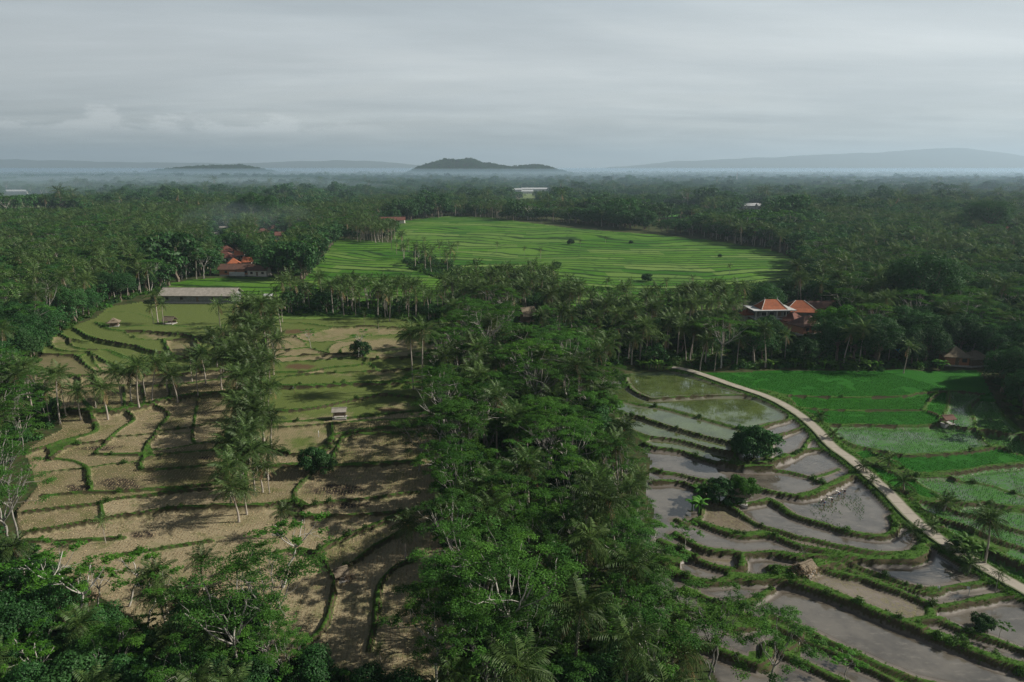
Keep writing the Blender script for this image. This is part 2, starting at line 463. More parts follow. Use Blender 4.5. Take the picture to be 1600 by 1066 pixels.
# ------------------------------------------------------------------ terrain grid, finer near the camera
KS, Y0, Y1 = 0.0036, 56.0, 930.0
NRW = int(math.log(Y1 / Y0) / KS)
us = np.arange(-0.955, 0.9551, KS)
ys = Y0 * np.exp(np.arange(NRW) * KS)
NC = len(us)
GX, GY = us[None, :] * ys[:, None], np.repeat(ys[:, None], NC, 1)
GH = hgt(GX, GY)
GPX, GPY, _ = proj(GX, GY, GH)
BD = np.full(GX.shape, 9.0)
BH = np.full(GX.shape, 0.3)
RD = np.full(GX.shape, 99.0)


def smooth_line(pl, n=4, jit=0.0):
    W = np.array([unproj(*p)[:2] for p in pl], float)
    if len(W) < 3:
        t = np.linspace(0, 1, 8)[:, None]
        return W[0] * (1 - t) + W[1] * t
    Q = np.concatenate([[2 * W[0] - W[1]], W, [2 * W[-1] - W[-2]]])
    out = []
    for i in range(1, len(Q) - 2):
        p0, p1, p2, p3 = Q[i - 1], Q[i], Q[i + 1], Q[i + 2]
        for k in range(n):
            t = k / n
            out.append(0.5 * ((2 * p1) + (p2 - p0) * t + (2 * p0 - 5 * p1 + 4 * p2 - p3) * t * t + (3 * p1 - p0 - 3 * p2 + p3) * t ** 3))
    out.append(W[-1])
    return np.array(out)


def seg_dist(line, reach, fn):
    for a, b in zip(line[:-1], line[1:]):
        lo, hi = np.minimum(a, b) - reach, np.maximum(a, b) + reach
        if hi[1] < Y0 or lo[1] > Y1:
            continue
        r0 = max(0, int(math.log(max(lo[1], Y0) / Y0) / KS))
        r1 = min(NRW, int(math.log(max(hi[1], Y0) / Y0) / KS) + 2)
        yl = max(lo[1], Y0)
        c = [v / q for v in (lo[0], hi[0]) for q in (yl, max(hi[1], Y0))]
        c0 = max(0, int((min(c) + 0.955) / KS) - 1)
        c1 = min(NC, int((max(c) + 0.955) / KS) + 2)
        if r1 <= r0 or c1 <= c0:
            continue
        X, Y = GX[r0:r1, c0:c1], GY[r0:r1, c0:c1]
        d = b - a
        t = np.clip(((X - a[0]) * d[0] + (Y - a[1]) * d[1]) / (d @ d + 1e-9), 0, 1)
        fn(slice(r0, r1), slice(c0, c1), np.hypot(X - a[0] - t * d[0], Y - a[1] - t * d[1]))


WOB = 0.55 * vnoise(GX, GY, 5, 4) + 0.25 * vnoise(GX, GY, 2, 5)
BLINES = []
for w, h, grass, pl in BUNDS:
    ln = smooth_line(pl)
    BLINES.append((w, h, grass, ln))

    def f(r, c, d, w=w, h=h):
        q = d + WOB[r, c] * 0.45 * min(w, 1.0) - w
        s = q < BD[r, c]
        BD[r, c] = np.where(s, q, BD[r, c])
        BH[r, c] = np.where(s, h, BH[r, c])
    seg_dist(ln, w + 4.5, f)
path_line = smooth_line(PATH, 6)


def f(r, c, d):
    RD[r, c] = np.minimum(RD[r, c], d)


seg_dist(path_line, 8, f)
PW = 1.38
BD = np.minimum(BD, RD - PW - 0.9)
mFL, mFR = inpoly(GPX, GPY, FL), inpoly(GPX, GPY, FR)
mL = inpoly(GPX, GPY, FM) | inpoly(GPX, GPY, FC)
field = (mFL | mFR) & ~mL
free = field & (BD > 0)
# connected paddies: cores first, then grown back to the bunds


def components(mask):
    lab = np.full(mask.shape, -1, np.int64)
    par = []

    def find(a):
        while par[a] != a:
            par[a] = par[par[a]]
            a = par[a]
        return a
    prev = []
    for r in range(mask.shape[0]):
        dd = np.diff(np.concatenate([[0], mask[r].astype(np.int8), [0]]))
        runs = []
        j = 0
        for s0, e0 in zip(np.where(dd == 1)[0], np.where(dd == -1)[0]):
            idn = len(par)
            par.append(idn)
            while j < len(prev) and prev[j][1] <= s0:
                j += 1
            k = j
            while k < len(prev) and prev[k][0] < e0:
                ra, rb = find(prev[k][2]), find(idn)
                par[max(ra, rb)] = min(ra, rb)
                k += 1
            runs.append((s0, e0, idn))
            lab[r, s0:e0] = idn
        prev = runs
    roots = np.array([find(i) for i in range(len(par))] or [-1])
    return np.where(lab >= 0, roots[np.clip(lab, 0, None)], -1)


inner = free & ~(mFL & (GPX > 652))
lab = components(inner & (BD > 1.25))
for _ in range(60):
    p = np.pad(lab, 1, constant_values=-1)
    mx = np.maximum.reduce([p[:-2, 1:-1], p[2:, 1:-1], p[1:-1, :-2], p[1:-1, 2:]])
    lab = np.where(inner & (lab < 0), mx, lab)
rest0 = components(inner & (lab < 0))
lab = np.where(rest0 >= 0, rest0 + 2 * 10 ** 6, lab)
for _ in range(60):
    p = np.pad(lab, 1, constant_values=-1)
    mx = np.maximum.reduce([p[:-2, 1:-1], p[2:, 1:-1], p[1:-1, :-2]])
    lab = np.where(free & (lab < 0), mx, lab)
rest = components(free & (lab < 0))
lab = np.where(rest >= 0, rest + 10 ** 6, lab)
cell = (KS * GY) ** 2
ids, inv = np.unique(lab, return_inverse=True)
inv = inv.reshape(lab.shape)
area = np.bincount(inv.ravel(), cell.ravel())
cnt = np.bincount(inv.ravel())
small = area < 9.0
small[ids == -1] = False
BD = np.where(small[inv], np.minimum(BD, -0.02), BD)
lab = np.where(small[inv], -1, lab)
ids, inv = np.unique(lab, return_inverse=True)
inv = inv.reshape(lab.shape)
area = np.bincount(inv.ravel(), cell.ravel())
mean = lambda a: np.bincount(inv.ravel(), (a * cell).ravel()) / area
LZ, CPX, CPY = mean(GH), mean(GPX), mean(GPY)
comp = np.where(lab >= 0, inv, -1)
LZ = np.round(LZ / 0.05) * 0.05

# kind of each paddy
ctype = {}
for i, cid in enumerate(ids):
    if cid < 0:
        continue
    px, py = CPX[i], CPY[i]
    if px > 880:
        ip = np.argmin([abs(q[1] - py) for q in PATH])
        ctype[i] = 'rice' if px > PATH[ip][0] else 'water'
        if ctype[i] == 'rice' and py > 790:
            ctype[i] = 'wet'
    else:
        ctype[i] = 'grassy' if (px < 425 and py < 560) else 'fallow' if (py < 592 or (px > 420 and py < 640)) else 'stubble'


def gridix(x, y):
    r = np.clip(np.round(np.log(np.maximum(y, Y0) / Y0) / KS).astype(int), 0, NRW - 1)
    c = np.clip(np.round((x / np.maximum(y, 1) + 0.955) / KS).astype(int), 0, NC - 1)
    return r, c


for t, pts in list(SEEDS.items()) + [('water', WATER_LAST)]:
    for p in pts:
        x, y, _ = unproj(*p)
        r, c = gridix(np.array([x]), np.array([y]))
        k = comp[r[0], c[0]]
        if k >= 0:
            ctype[k] = t


isw = np.zeros(len(ids), bool)
for i, t in ctype.items():
    isw[i] = t in ('water', 'pond', 'mud', 'wet')
LEV = np.where(isw[inv], LZ[inv], GH + np.clip(LZ[inv] - GH, -0.55, 0.55))
Z = np.where(comp >= 0, LEV, GH)
zm = np.where((comp >= 0), LEV, np.where(field & (BD <= 0), -99, GH))
need = zm < -50
for _ in range(14):
    p = np.pad(zm, 1, mode='edge')
    mx = np.maximum.reduce([p[:-2, 1:-1], p[2:, 1:-1], p[1:-1, :-2], p[1:-1, 2:]])
    zm = np.where(need, np.maximum(zm, mx), zm)
zm = np.where(zm < -50, GH, zm)
zb = zm + BH * np.clip(-BD / 0.4, 0, 1) + 0.06 * vnoise(GX, GY, 1.3, 8)
Z = np.where(field & (BD <= 0), zb, Z)
Z = np.where(~field & ~mL, GH + 0.35 * vnoise(GX, GY, 9, 1) + 0.12 * vnoise(GX, GY, 3, 2), Z)
PZ = lambda x, y: hgt(x, y) + 0.7
wr = np.clip((RD - PW - 0.4) / 1.6, 0, 1)
Z = np.where(RD < PW + 2.0, (hgt(GX, GY) + 0.6) * (1 - wr) + Z * wr, Z)
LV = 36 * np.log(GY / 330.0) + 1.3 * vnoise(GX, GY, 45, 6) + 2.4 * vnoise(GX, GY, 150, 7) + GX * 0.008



def gz(x, y):
    """ground height of the finished terrain"""
    x, y = np.atleast_1d(np.asarray(x, float)), np.atleast_1d(np.asarray(y, float))
    r, c = gridix(x, y)
    inside = (y > Y0) & (y < Y1 * 0.99) & (np.abs(x / np.maximum(y, 1)) < 0.95)
    return np.where(inside, Z[r, c], hgt(x, y))
# ------------------------------------------------------------------ terrain materials
BURN = [(190, 757, 34, 9), (128, 762, 20, 5), (525, 766, 48, 9), (470, 862, 26, 6), (470, 573, 26, 4), (458, 519, 22, 4), (160, 700, 30, 4), (610, 640, 14, 3), (225, 832, 16, 7), (320, 715, 14, 5), (545, 790, 40, 5)]
BN = np.zeros(GX.shape)
for bx, by, rx, ry in BURN:
    q = np.hypot((GPX - bx) / rx, (GPY - by) / ry) + 0.35 * vnoise(GX, GY, 1.2, 9) + 0.3 * vnoise(GX, GY, 3.5, 19)
    BN = np.maximum(BN, np.clip(1.25 - q, 0, 0.5) * 2)
PID = np.abs(np.sin(np.round(CPX / 6) * 12.99 + np.round(CPY / 6) * 78.23) * 43.758) % 1
PIDG = np.where(comp >= 0, PID[inv], 0.5)


def grass_colour(t, pos):
    n1 = t.noise(pos, 0.5, 5, 0.7)
    n2 = t.noise(pos, 2.6, 4, 0.7)
    g = t.mix(t.step(n2, 0.3, 0.7), (0.022, 0.052, 0.009), (0.055, 0.115, 0.018))
    g = t.mix(t.step(n1, 0.56, 0.72, 0, 0.8), g, (0.085, 0.062, 0.032))
    nz = t.n('ShaderNodeSeparateXYZ', {0: t.n('ShaderNodeNewGeometry').outputs['True Normal']}).outputs[2]
    return t.mix(t.math('MULTIPLY', t.step(nz, 0.86, 0.6), t.step(n2, 0.3, 0.55, 0.35, 0.95)), g, (0.055, 0.04, 0.026))


def terrain_mat(name, base, rough=0.9, lines=False, spec=0.05):
    """base(t, pos) -> colour, normal or (colour, shader); grassy bund where bd < 0"""
    m, t = newmat(name)
    pos = t.pos()
    col, nrm = base(t, pos)
    g = grass_colour(t, pos)
    wob = t.math('MULTIPLY_ADD', t.noise(pos, 1.7, 3), 0.5, -0.25)
    f = t.step(t.math('ADD', t.attr('bd'), wob), 0.14, -0.08)
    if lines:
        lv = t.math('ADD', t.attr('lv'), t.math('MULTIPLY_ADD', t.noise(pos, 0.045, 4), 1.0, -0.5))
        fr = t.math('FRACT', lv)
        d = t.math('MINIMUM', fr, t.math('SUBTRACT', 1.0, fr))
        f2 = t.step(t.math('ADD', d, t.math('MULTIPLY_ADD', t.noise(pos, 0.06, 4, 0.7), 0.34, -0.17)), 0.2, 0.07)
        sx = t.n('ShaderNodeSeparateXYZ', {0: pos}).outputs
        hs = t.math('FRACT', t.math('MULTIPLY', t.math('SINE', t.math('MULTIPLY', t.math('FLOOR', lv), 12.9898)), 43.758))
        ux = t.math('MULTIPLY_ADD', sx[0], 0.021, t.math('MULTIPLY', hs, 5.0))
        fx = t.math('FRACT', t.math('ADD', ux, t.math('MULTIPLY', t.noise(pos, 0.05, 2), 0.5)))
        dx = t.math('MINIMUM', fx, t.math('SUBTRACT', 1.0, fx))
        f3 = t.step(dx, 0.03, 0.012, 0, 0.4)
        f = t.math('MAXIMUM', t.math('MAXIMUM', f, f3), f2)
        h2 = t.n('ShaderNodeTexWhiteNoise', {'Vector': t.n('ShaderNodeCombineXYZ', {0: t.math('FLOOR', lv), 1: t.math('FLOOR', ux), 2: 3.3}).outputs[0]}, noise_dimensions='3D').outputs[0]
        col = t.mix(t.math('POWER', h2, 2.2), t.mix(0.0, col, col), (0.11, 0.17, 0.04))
        g = t.mix(0.75, g, (0.007, 0.026, 0.004))  # bund grass darkened: shade of the terrace risers painted into the level lines
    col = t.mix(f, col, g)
    gb = t.bump(t.noise(pos, 3.0, 4, 0.7), 0.6, 0.25)
    b = t.principled(Base_Color=col, Roughness=rough, Specular_IOR_Level=spec, Normal=nrm if nrm is not None else gb)
    t.out(b)
    return m


def b_ground(t, pos):
    n = t.noise(pos, 0.3, 5, 0.7)
    c = t.mix(t.step(n, 0.35, 0.65), (0.022, 0.034, 0.012), (0.06, 0.052, 0.026))
    return t.mix(t.step(t.noise(pos, 1.5, 4), 0.45, 0.7), c, (0.03, 0.062, 0.015)), t.bump(n, 0.6, 0.4)


def rows(t, pos, period, rot):
    v = t.mapping(pos, (1, 1, 1), (0, 0, rot))
    sx = t.n('ShaderNodeSeparateXYZ', {0: v}).outputs
    w = t.math('SINE', t.math('MULTIPLY', t.math('ADD', sx[0], t.math('MULTIPLY', t.noise(pos, 0.4, 2), 0.7)), 2 * math.pi / period))
    return t.math('MULTIPLY_ADD', w, 0.5, 0.5)


def b_stubble(t, pos):
    pid = t.attr('pid')
    n1, n2, n3 = t.noise(pos, 0.13, 4, 0.6), t.noise(pos, 0.9, 5, 0.75), t.noise(pos, 6.0, 3, 0.7)
    c = t.mix(n2, (0.13, 0.104, 0.06), (0.225, 0.186, 0.112))
    c = t.mix(t.step(n3, 0.4, 0.7), c, (0.29, 0.245, 0.15))
    c = t.mix(t.step(t.math('ADD', n1, t.math('MULTIPLY', pid, 0.22)), 0.55, 0.78, 0, 0.75), c, (0.11, 0.115, 0.04))
    c = t.mix(t.math('MULTIPLY', t.math('MULTIPLY', rows(t, pos, 0.5, -0.04), n3), 0.6), c, (0.11, 0.1, 0.045))
    c = t.mix(t.step(n2, 0.58, 0.74, 0, 0.6), c, (0.08, 0.06, 0.042))
    c = t.mix(t.step(pid, 0.5, 1.0, 0, 0.6), c, (0.1, 0.088, 0.045))
    c = t.mix(t.step(pid, 0.4, 0.0, 0, 0.35), c, (0.34, 0.28, 0.18))
    c = t.mix(t.step(t.noise(pos, 0.35, 5, 0.7), 0.5, 0.68, 0, 0.6), c, (0.075, 0.095, 0.026))
    c = t.mix(t.math('MULTIPLY', t.attr('burn'), t.step(n2, 0.3, 0.55)), c, (0.028, 0.022, 0.018))
    return c, t.bump(n3, 0.8, 0.1)


def b_fallow(t, pos, dry=0.0):
    pid = t.attr('pid')
    n1, n2, n3 = t.noise(pos, 0.1, 4, 0.65), t.noise(pos, 0.8, 5, 0.75), t.noise(pos, 5.0, 3, 0.7)
    c = t.mix(n2, (0.055, 0.088, 0.02), (0.13, 0.15, 0.045))
    c = t.mix(t.step(t.math('ADD', n1, t.math('MULTIPLY_ADD', pid, 0.5, dry - 0.25)), 0.48, 0.7, 0, 0.9), c, t.mix(n2, (0.17, 0.13, 0.075), (0.28, 0.225, 0.14)))
    c = t.mix(t.step(n3, 0.45, 0.75, 0, 0.55), c, (0.045, 0.075, 0.016))
    c = t.mix(t.math('MULTIPLY', t.math('MULTIPLY', rows(t, pos, 0.55, -0.04), n3), 0.5), c, (0.05, 0.06, 0.02))
    c = t.mix(t.math('MULTIPLY', t.attr('burn'), 0.8), c, (0.085, 0.045, 0.03))
    return c, t.bump(t.math('ADD', n3, n2), 0.6, 0.15)


def b_rice(t, pos):
    pid = t.attr('pid')
    n1, n2, n3 = t.noise(pos, 0.08, 4, 0.6), t.noise(t.mapping(pos, (1, 0.35, 1), (0, 0, 0.5)), 0.9, 5, 0.7), t.noise(pos, 5.0, 4, 0.7)
    c = t.mix(n1, (0.012, 0.078, 0.006), (0.03, 0.122, 0.01))
    c = t.mix(t.math('MULTIPLY', pid, 0.5), c, (0.016, 0.1, 0.014))
    c = t.mix(t.step(n2, 0.45, 0.7, 0, 0.6), c, (0.03, 0.14, 0.014))
    c = t.mix(t.step(n3, 0.35, 0.6, 0.6, 0), c, (0.007, 0.055, 0.005))
    return c, t.bump(n3, 0.8, 0.2)


def b_terrace(t, pos):
    n1, n3 = t.noise(pos, 0.02, 4, 0.6), t.noise(pos, 1.2, 4, 0.7)
    c = t.mix(t.step(n1, 0.35, 0.65), (0.024, 0.085, 0.006), (0.07, 0.155, 0.014))
    return t.mix(t.step(n3, 0.3, 0.6, 0.5, 0), c, (0.016, 0.075, 0.006)), t.bump(n3, 0.5, 0.3)


def water_mat(name, deep, weed, weed_lo, weed_hi, rows_amt=0.0, rough=0.045):
    """muddy water; the bund's grass where bd < 0, floating plants by noise"""
    m, t = newmat(name)
    pos = t.pos()
    g = grass_colour(t, pos)
    n1, n2 = t.noise(pos, 0.16, 4, 0.65), t.noise(pos, 2.2, 5, 0.75)
    bd = t.attr('bd')
    wob = t.math('MULTIPLY_ADD', t.noise(pos, 1.7, 3), 0.5, -0.25)
    f = t.step(t.math('ADD', bd, wob), 0.14, -0.06)
    col = t.mix(t.step(n1, 0.35, 0.65), deep, tuple(q * 0.55 for q in deep))
    col = t.mix(t.step(t.noise(t.mapping(pos, (1, 2.6, 1), (0, 0, 0.5)), 0.5, 6, 0.72), 0.52, 0.7, 0, 0.6), col, tuple(q * 1.5 for q in deep))
    col = t.mix(t.step(bd, 1.6, 0.2, 0, 0.55), col, (0.075, 0.052, 0.03))
    wf = t.step(t.math('MULTIPLY', t.math('MULTIPLY_ADD', n1, 0.9, 0.55), n2), weed_lo, weed_hi)
    if rows_amt:
        wf = t.math('MAXIMUM', wf, t.math('MULTIPLY', t.step(t.math('MULTIPLY', rows(t, pos, 0.6, 0.25), t.math('ADD', n2, 0.45)), 0.5, 0.8), rows_amt))
    nrm = t.bump(t.noise(t.mapping(pos, (1, 2.2, 1), (0, 0, 0.4)), 0.9, 3, 0.6), 0.03, 0.05)
    w = t.principled(Base_Color=col, Roughness=t.step(bd, 1.1, 0.35, rough, 0.75), IOR=1.45, Specular_IOR_Level=0.9, Normal=nrm)
    gb = t.bump(t.noise(pos, 3.0, 4, 0.7), 0.6, 0.25)
    p = t.principled(Base_Color=weed, Roughness=0.8, Specular_IOR_Level=0.05, Normal=gb)
    b = t.principled(Base_Color=g, Roughness=0.9, Specular_IOR_Level=0.05, Normal=gb)
    s = t.n('ShaderNodeMixShader', {0: wf, 1: w, 2: p}).outputs[0]
    s = t.n('ShaderNodeMixShader', {0: f, 1: s, 2: b}).outputs[0]
    t.out(s)
    return m


TM = {'ground': terrain_mat('forest_floor', b_ground), 'stubble': terrain_mat('dry_stubble', b_stubble), 'fallow': terrain_mat('fallow_grass', lambda t, p: b_fallow(t, p, 0.0)), 'grassy': terrain_mat('green_fallow', lambda t, p: b_fallow(t, p, -0.12)),
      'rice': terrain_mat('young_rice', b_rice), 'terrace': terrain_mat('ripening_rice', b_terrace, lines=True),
      'water': water_mat('paddy_water', (0.108, 0.096, 0.078), (0.05, 0.06, 0.025), 0.78, 0.9),
      'pond': water_mat('green_water', (0.07, 0.095, 0.03), (0.045, 0.1, 0.018), 0.55, 0.85),
      'mud': water_mat('mud_with_stalks', (0.15, 0.12, 0.09), (0.15, 0.135, 0.08), 0.46, 0.6, 0.35, 0.12),
      'wet': water_mat('seedlings_in_water', (0.06, 0.065, 0.045), (0.045, 0.13, 0.025), 0.38, 0.56, 0.75, 0.08)}

# ------------------------------------------------------------------ cut the terrain into its paddies
own = np.full(GX.shape, -2, np.int64)          # -2 ground, -1 bund, -3 far terrace, -4 near terrace
own[comp >= 0] = comp[comp >= 0]
own[field & (comp < 0)] = -1
own[inpoly(GPX, GPY, FC)] = -3
own[inpoly(GPX, GPY, FM) & (own != -3)] = -4
own[(RD < PW + 1.6)] = -1
q = np.stack([own[:-1, :-1], own[:-1, 1:], own[1:, 1:], own[1:, :-1]], -1)
fo = q.max(-1)
fo = np.where((q < -1).sum(-1) >= 3, q.min(-1), fo)
idx = np.arange(NRW * NC).reshape(NRW, NC)
FQ = np.stack([idx[:-1, :-1], idx[:-1, 1:], idx[1:, 1:], idx[1:, :-1]], -1).reshape(-1, 4)
fo = fo.ravel()
GV = np.stack([GX, GY, Z], -1).reshape(-1, 3)
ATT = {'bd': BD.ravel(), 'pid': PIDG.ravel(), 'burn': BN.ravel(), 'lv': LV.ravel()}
BDL = np.where(mL, 9.0, BD)
ATT['bd'] = np.where(field | (RD < 6), BDL, 9.0).ravel()

ORD = ['', 'first', 'second', 'third', 'fourth', 'fifth', 'sixth', 'seventh', 'eighth', 'ninth', 'tenth', 'eleventh', 'twelfth', 'thirteenth', 'fourteenth', 'fifteenth', 'sixteenth', 'seventeenth',
       'eighteenth', 'nineteenth', 'twentieth']
TENS = ['', '', 'twenty', 'thirty', 'forty', 'fifty', 'sixty', 'seventy', 'eighty', 'ninety']


def ordinal(n):
    if n <= 20:
        return ORD[n]
    if n % 10 == 0:
        return TENS[n // 10][:-1] + 'ieth'
    return TENS[n // 10] + '-' + ORD[n % 10]


def submesh(name, sel, mat):
    F = FQ[sel]
    u, iv = np.unique(F, return_inverse=True)
    return link(name, qmesh(name, GV[u], iv.reshape(-1, 4), [mat], None, {k: a[u] for k, a in ATT.items()}, True))


LOOK = {'water': ('flooded_paddy', 'grey muddy flooded paddy between grassy bunds', 'flooded paddy'),
        'pond': ('flooded_paddy', 'green tinted flooded paddy between grassy bunds', 'flooded paddy'),
        'mud': ('muddy_paddy', 'muddy paddy with cut stalks between grassy bunds', 'muddy paddy'),
        'wet': ('seedling_paddy', 'wet paddy with rows of young rice seedlings', 'rice paddy'),
        'rice': ('rice_paddy', 'bright green rice paddy beyond the concrete path', 'rice paddy'),
        'stubble': ('stubble_field', 'dry brown stubble field among low grassy bunds', 'dry field'),
        'grassy': ('fallow_field', 'green grassy terrace with curved bunds by the thatched huts', 'fallow field'),
        'fallow': ('fallow_field', 'olive green fallow terrace between grassy bunds', 'fallow field')}
by_type = {}
for i, t in ctype.items():
    by_type.setdefault(t, []).append(i)
for t, li in by_type.items():
    li.sort(key=lambda i: -CPY[i])
    k = 0
    for i in li:
        sel = fo == i
        if not sel.any():
            continue
        k += 1
        nm, lb, cat = LOOK[t]
        o = submesh(nm, sel, TM[t])
        tag(o, f'{lb}, {ordinal(k)} from the bottom', cat, {'rice': 'green paddies', 'wet': 'green paddies', 'stubble': 'dry fields', 'fallow': 'fallow terraces'}.get(t, 'flooded paddies'), 'structure')
tag(submesh('terrace_bund', fo == -1, TM['ground']), 'low grassy earth bunds winding between the paddies', 'bund', None, 'structure')
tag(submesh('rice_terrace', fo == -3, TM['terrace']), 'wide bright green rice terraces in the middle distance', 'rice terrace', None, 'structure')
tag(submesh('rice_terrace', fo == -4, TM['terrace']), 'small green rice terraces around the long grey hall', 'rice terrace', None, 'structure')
tag(submesh('ground', fo == -2, TM['ground']), 'shaded earth under the palms and trees', 'ground', None, 'structure')

# wide ground out to the horizon
gx = np.sinh(np.linspace(-1, 1, 181) * 5.2) / np.sinh(5.2) * 19000
gy = -400 + (np.sinh(np.linspace(0, 1, 221) * 4.6) / np.sinh(4.6)) * 19800
WX, WY = np.meshgrid(gx, gy)
WZ = hgt(WX, WY)
inn = (WY > Y0 - 4) & (WY < Y1 - 6) & (np.abs(WX / np.maximum(WY, 1)) < 0.945)
WZ = WZ - np.where(inn, 4.0, 0.05)
wi = np.arange(WX.size).reshape(WX.shape)
WF = np.stack([wi[:-1, :-1], wi[:-1, 1:], wi[1:, 1:], wi[1:, :-1]], -1).reshape(-1, 4)
plain = link('plain', qmesh('plain', np.stack([WX, WY, WZ], -1), WF, [TM['ground']], None, {'bd': np.full(WX.size, 9.0)}, True))
tag(plain, 'wide wooded plain running out to the horizon', 'plain', None, 'structure')

# far fields seen between the woods
FARF = [('pale misty paddies among the far woods', [(-60, 312), (60, 306), (150, 318), (140, 325), (-60, 326)], (0.1, 0.14, 0.05), (0.13, 0.15, 0.07)),
        ('yellowish field below the far white sheds', [(800, 302), (842, 300), (846, 310), (800, 312)], (0.15, 0.16, 0.05), (0.08, 0.13, 0.03)),
        ('green field in a gap of the far wood', [(985, 331), (1040, 326), (1092, 329), (1095, 338), (1030, 342), (988, 338)], (0.035, 0.15, 0.015), (0.07, 0.19, 0.02)),
        ('pale strip field behind the far palms', [(960, 297), (1020, 298), (1030, 303), (960, 303)], (0.08, 0.14, 0.03), (0.1, 0.15, 0.05)),
        ('light green clearing beside the far bungalow', [(1090, 319), (1160, 318), (1180, 325), (1095, 326)], (0.06, 0.13, 0.025), (0.1, 0.15, 0.04))]
for lb, poly, c1, c2 in FARF:
    W = np.array([unproj(*p)[:2] for p in poly])
    bb0, bb1 = W.min(0), W.max(0)
    n = 60
    X, Y = np.meshgrid(np.linspace(bb0[0], bb1[0], n), np.linspace(bb0[1], bb1[1], n))
    cx, cy = (X[:-1, :-1] + X[1:, 1:]) / 2, (Y[:-1, :-1] + Y[1:, 1:]) / 2
    ins = inpoly(cx, cy, [tuple(w) for w in W]).ravel()
    ii = np.arange(n * n).reshape(n, n)
    F = np.stack([ii[:-1, :-1], ii[:-1, 1:], ii[1:, 1:], ii[1:, :-1]], -1).reshape(-1, 4)[ins]
    u, iv = np.unique(F, return_inverse=True)
    V = np.stack([X, Y, hgt(X, Y) + 0.7], -1).reshape(-1, 3)[u]
    m, t = newmat('far_field')
    pos = t.pos()
    w = t.math('SINE', t.math('MULTIPLY_ADD', t.n('ShaderNodeSeparateXYZ', {0: pos}).outputs[1], 0.18, t.math('MULTIPLY', t.noise(pos, 0.012, 3), 9.0)))
    col = t.mix(t.noise(pos, 0.03, 4), c1, c2)
    col = t.mix(t.step(w, 0.8, 0.95, 0, 0.7), col, (0.02, 0.05, 0.015))
    t.out(t.principled(Base_Color=col, Roughness=0.9, Specular_IOR_Level=0.1))
    tag(link('far_field', qmesh('far_field', V, iv.reshape(-1, 4), [m], None, {'bd': np.full(len(V), 9.0)}, True)), lb, 'field', None, 'structure')

# concrete path
m, t = newmat('path_concrete')
pos = t.pos()
n1, n2 = t.noise(pos, 0.7, 5, 0.7), t.noise(pos, 9.0, 4, 0.7)
col = t.mix(n1, (0.19, 0.168, 0.135), (0.35, 0.315, 0.258))
col = t.mix(t.step(n2, 0.5, 0.7, 0, 0.5), col, (0.2, 0.17, 0.13))
al = t.attr('along')
jo = t.math('PINGPONG', al, 2.0)
col = t.mix(t.step(jo, 0.09, 0.03, 0, 0.7), col, (0.09, 0.08, 0.06))
col = t.mix(t.step(t.math('ADD', t.attr('edge'), t.math('MULTIPLY', n1, 0.5)), 0.85, 1.2, 0, 0.9), col, (0.06, 0.08, 0.026))
t.out(t.principled(Base_Color=col, Roughness=0.9, Specular_IOR_Level=0.15, Normal=t.bump(n2, 0.3, 0.03)))
pl = path_line
T = np.gradient(pl, axis=0)
T /= np.linalg.norm(T, axis=1)[:, None]
Nn = np.stack([T[:, 1], -T[:, 0]], 1)
along = np.concatenate([[0], np.cumsum(np.linalg.norm(np.diff(pl, axis=0), axis=1))])
offs = [-PW, -PW, -0.6, 0.6, PW, PW]
PV, PE, PA = [], [], []
for k, of in enumerate(offs):
    wv = of + 0.12 * vnoise(along, along * 0 + k, 1.4, 31) * (abs(of) > 1)
    p = pl + Nn * np.asarray(wv)[:, None]
    PV.append(np.stack([p[:, 0], p[:, 1], hgt(pl[:, 0], pl[:, 1]) + (0.4 if k in (0, 5) else 0.82)], 1))
    PE.append(np.full(len(pl), abs(of) / PW))
    PA.append(along)
PV = np.stack(PV, 1).reshape(-1, 3)
ii = np.arange(len(pl) * 6).reshape(len(pl), 6)
PF = np.stack([ii[:-1, :-1], ii[:-1, 1:], ii[1:, 1:], ii[1:, :-1]], -1).reshape(-1, 4)
path = link('path', qmesh('path', PV, PF[:, ::-1], [m], None, {'edge': np.stack(PE, 1).ravel(), 'along': np.stack(PA, 1).ravel()}))
tag(path, 'narrow pale concrete path curving between the paddies', 'path', None, 'structure')
# ------------------------------------------------------------------ plants
M_PALM = foliage_mat('palm_frond', (0.016, 0.052, 0.014), (0.072, 0.122, 0.030), (0.13, 0.14, 0.036), 0.32, 0.012, 0.5, 0.3)
M_DRYF = foliage_mat('dry_frond', (0.13, 0.09, 0.045), (0.22, 0.15, 0.07), None, 0.2, 0.01)
M_NUT = plain_mat('coconut_husk', (0.2, 0.09, 0.03), (0.1, 0.1, 0.03), 8)
M_FEATH = foliage_mat('feathery_leaf', (0.013, 0.058, 0.009), (0.056, 0.146, 0.016), (0.06, 0.11, 0.022), 0.3, 0.008, 0.6, 0.5)
M_BROAD = foliage_mat('broad_leaf', (0.007, 0.036, 0.010), (0.024, 0.09, 0.019), (0.05, 0.095, 0.024), 0.25, 0.012, 0.55, 0.6)
M_LIGHT = foliage_mat('light_leaf', (0.022, 0.095, 0.008), (0.055, 0.175, 0.016), (0.08, 0.15, 0.02), 0.35, 0.01, 0.55)
M_BANANA = foliage_mat('banana_leaf', (0.035, 0.11, 0.014), (0.085, 0.18, 0.025), None, 0.35, 0.01, 0.5)
M_SHRUB = foliage_mat('shrub_leaf', (0.012, 0.05, 0.006), (0.045, 0.12, 0.014), (0.07, 0.085, 0.02), 0.25, 0.01, 0.55)
M_DRYB = foliage_mat('dry_bush_leaf', (0.14, 0.1, 0.06), (0.25, 0.19, 0.12), None, 0.2, 0.01)
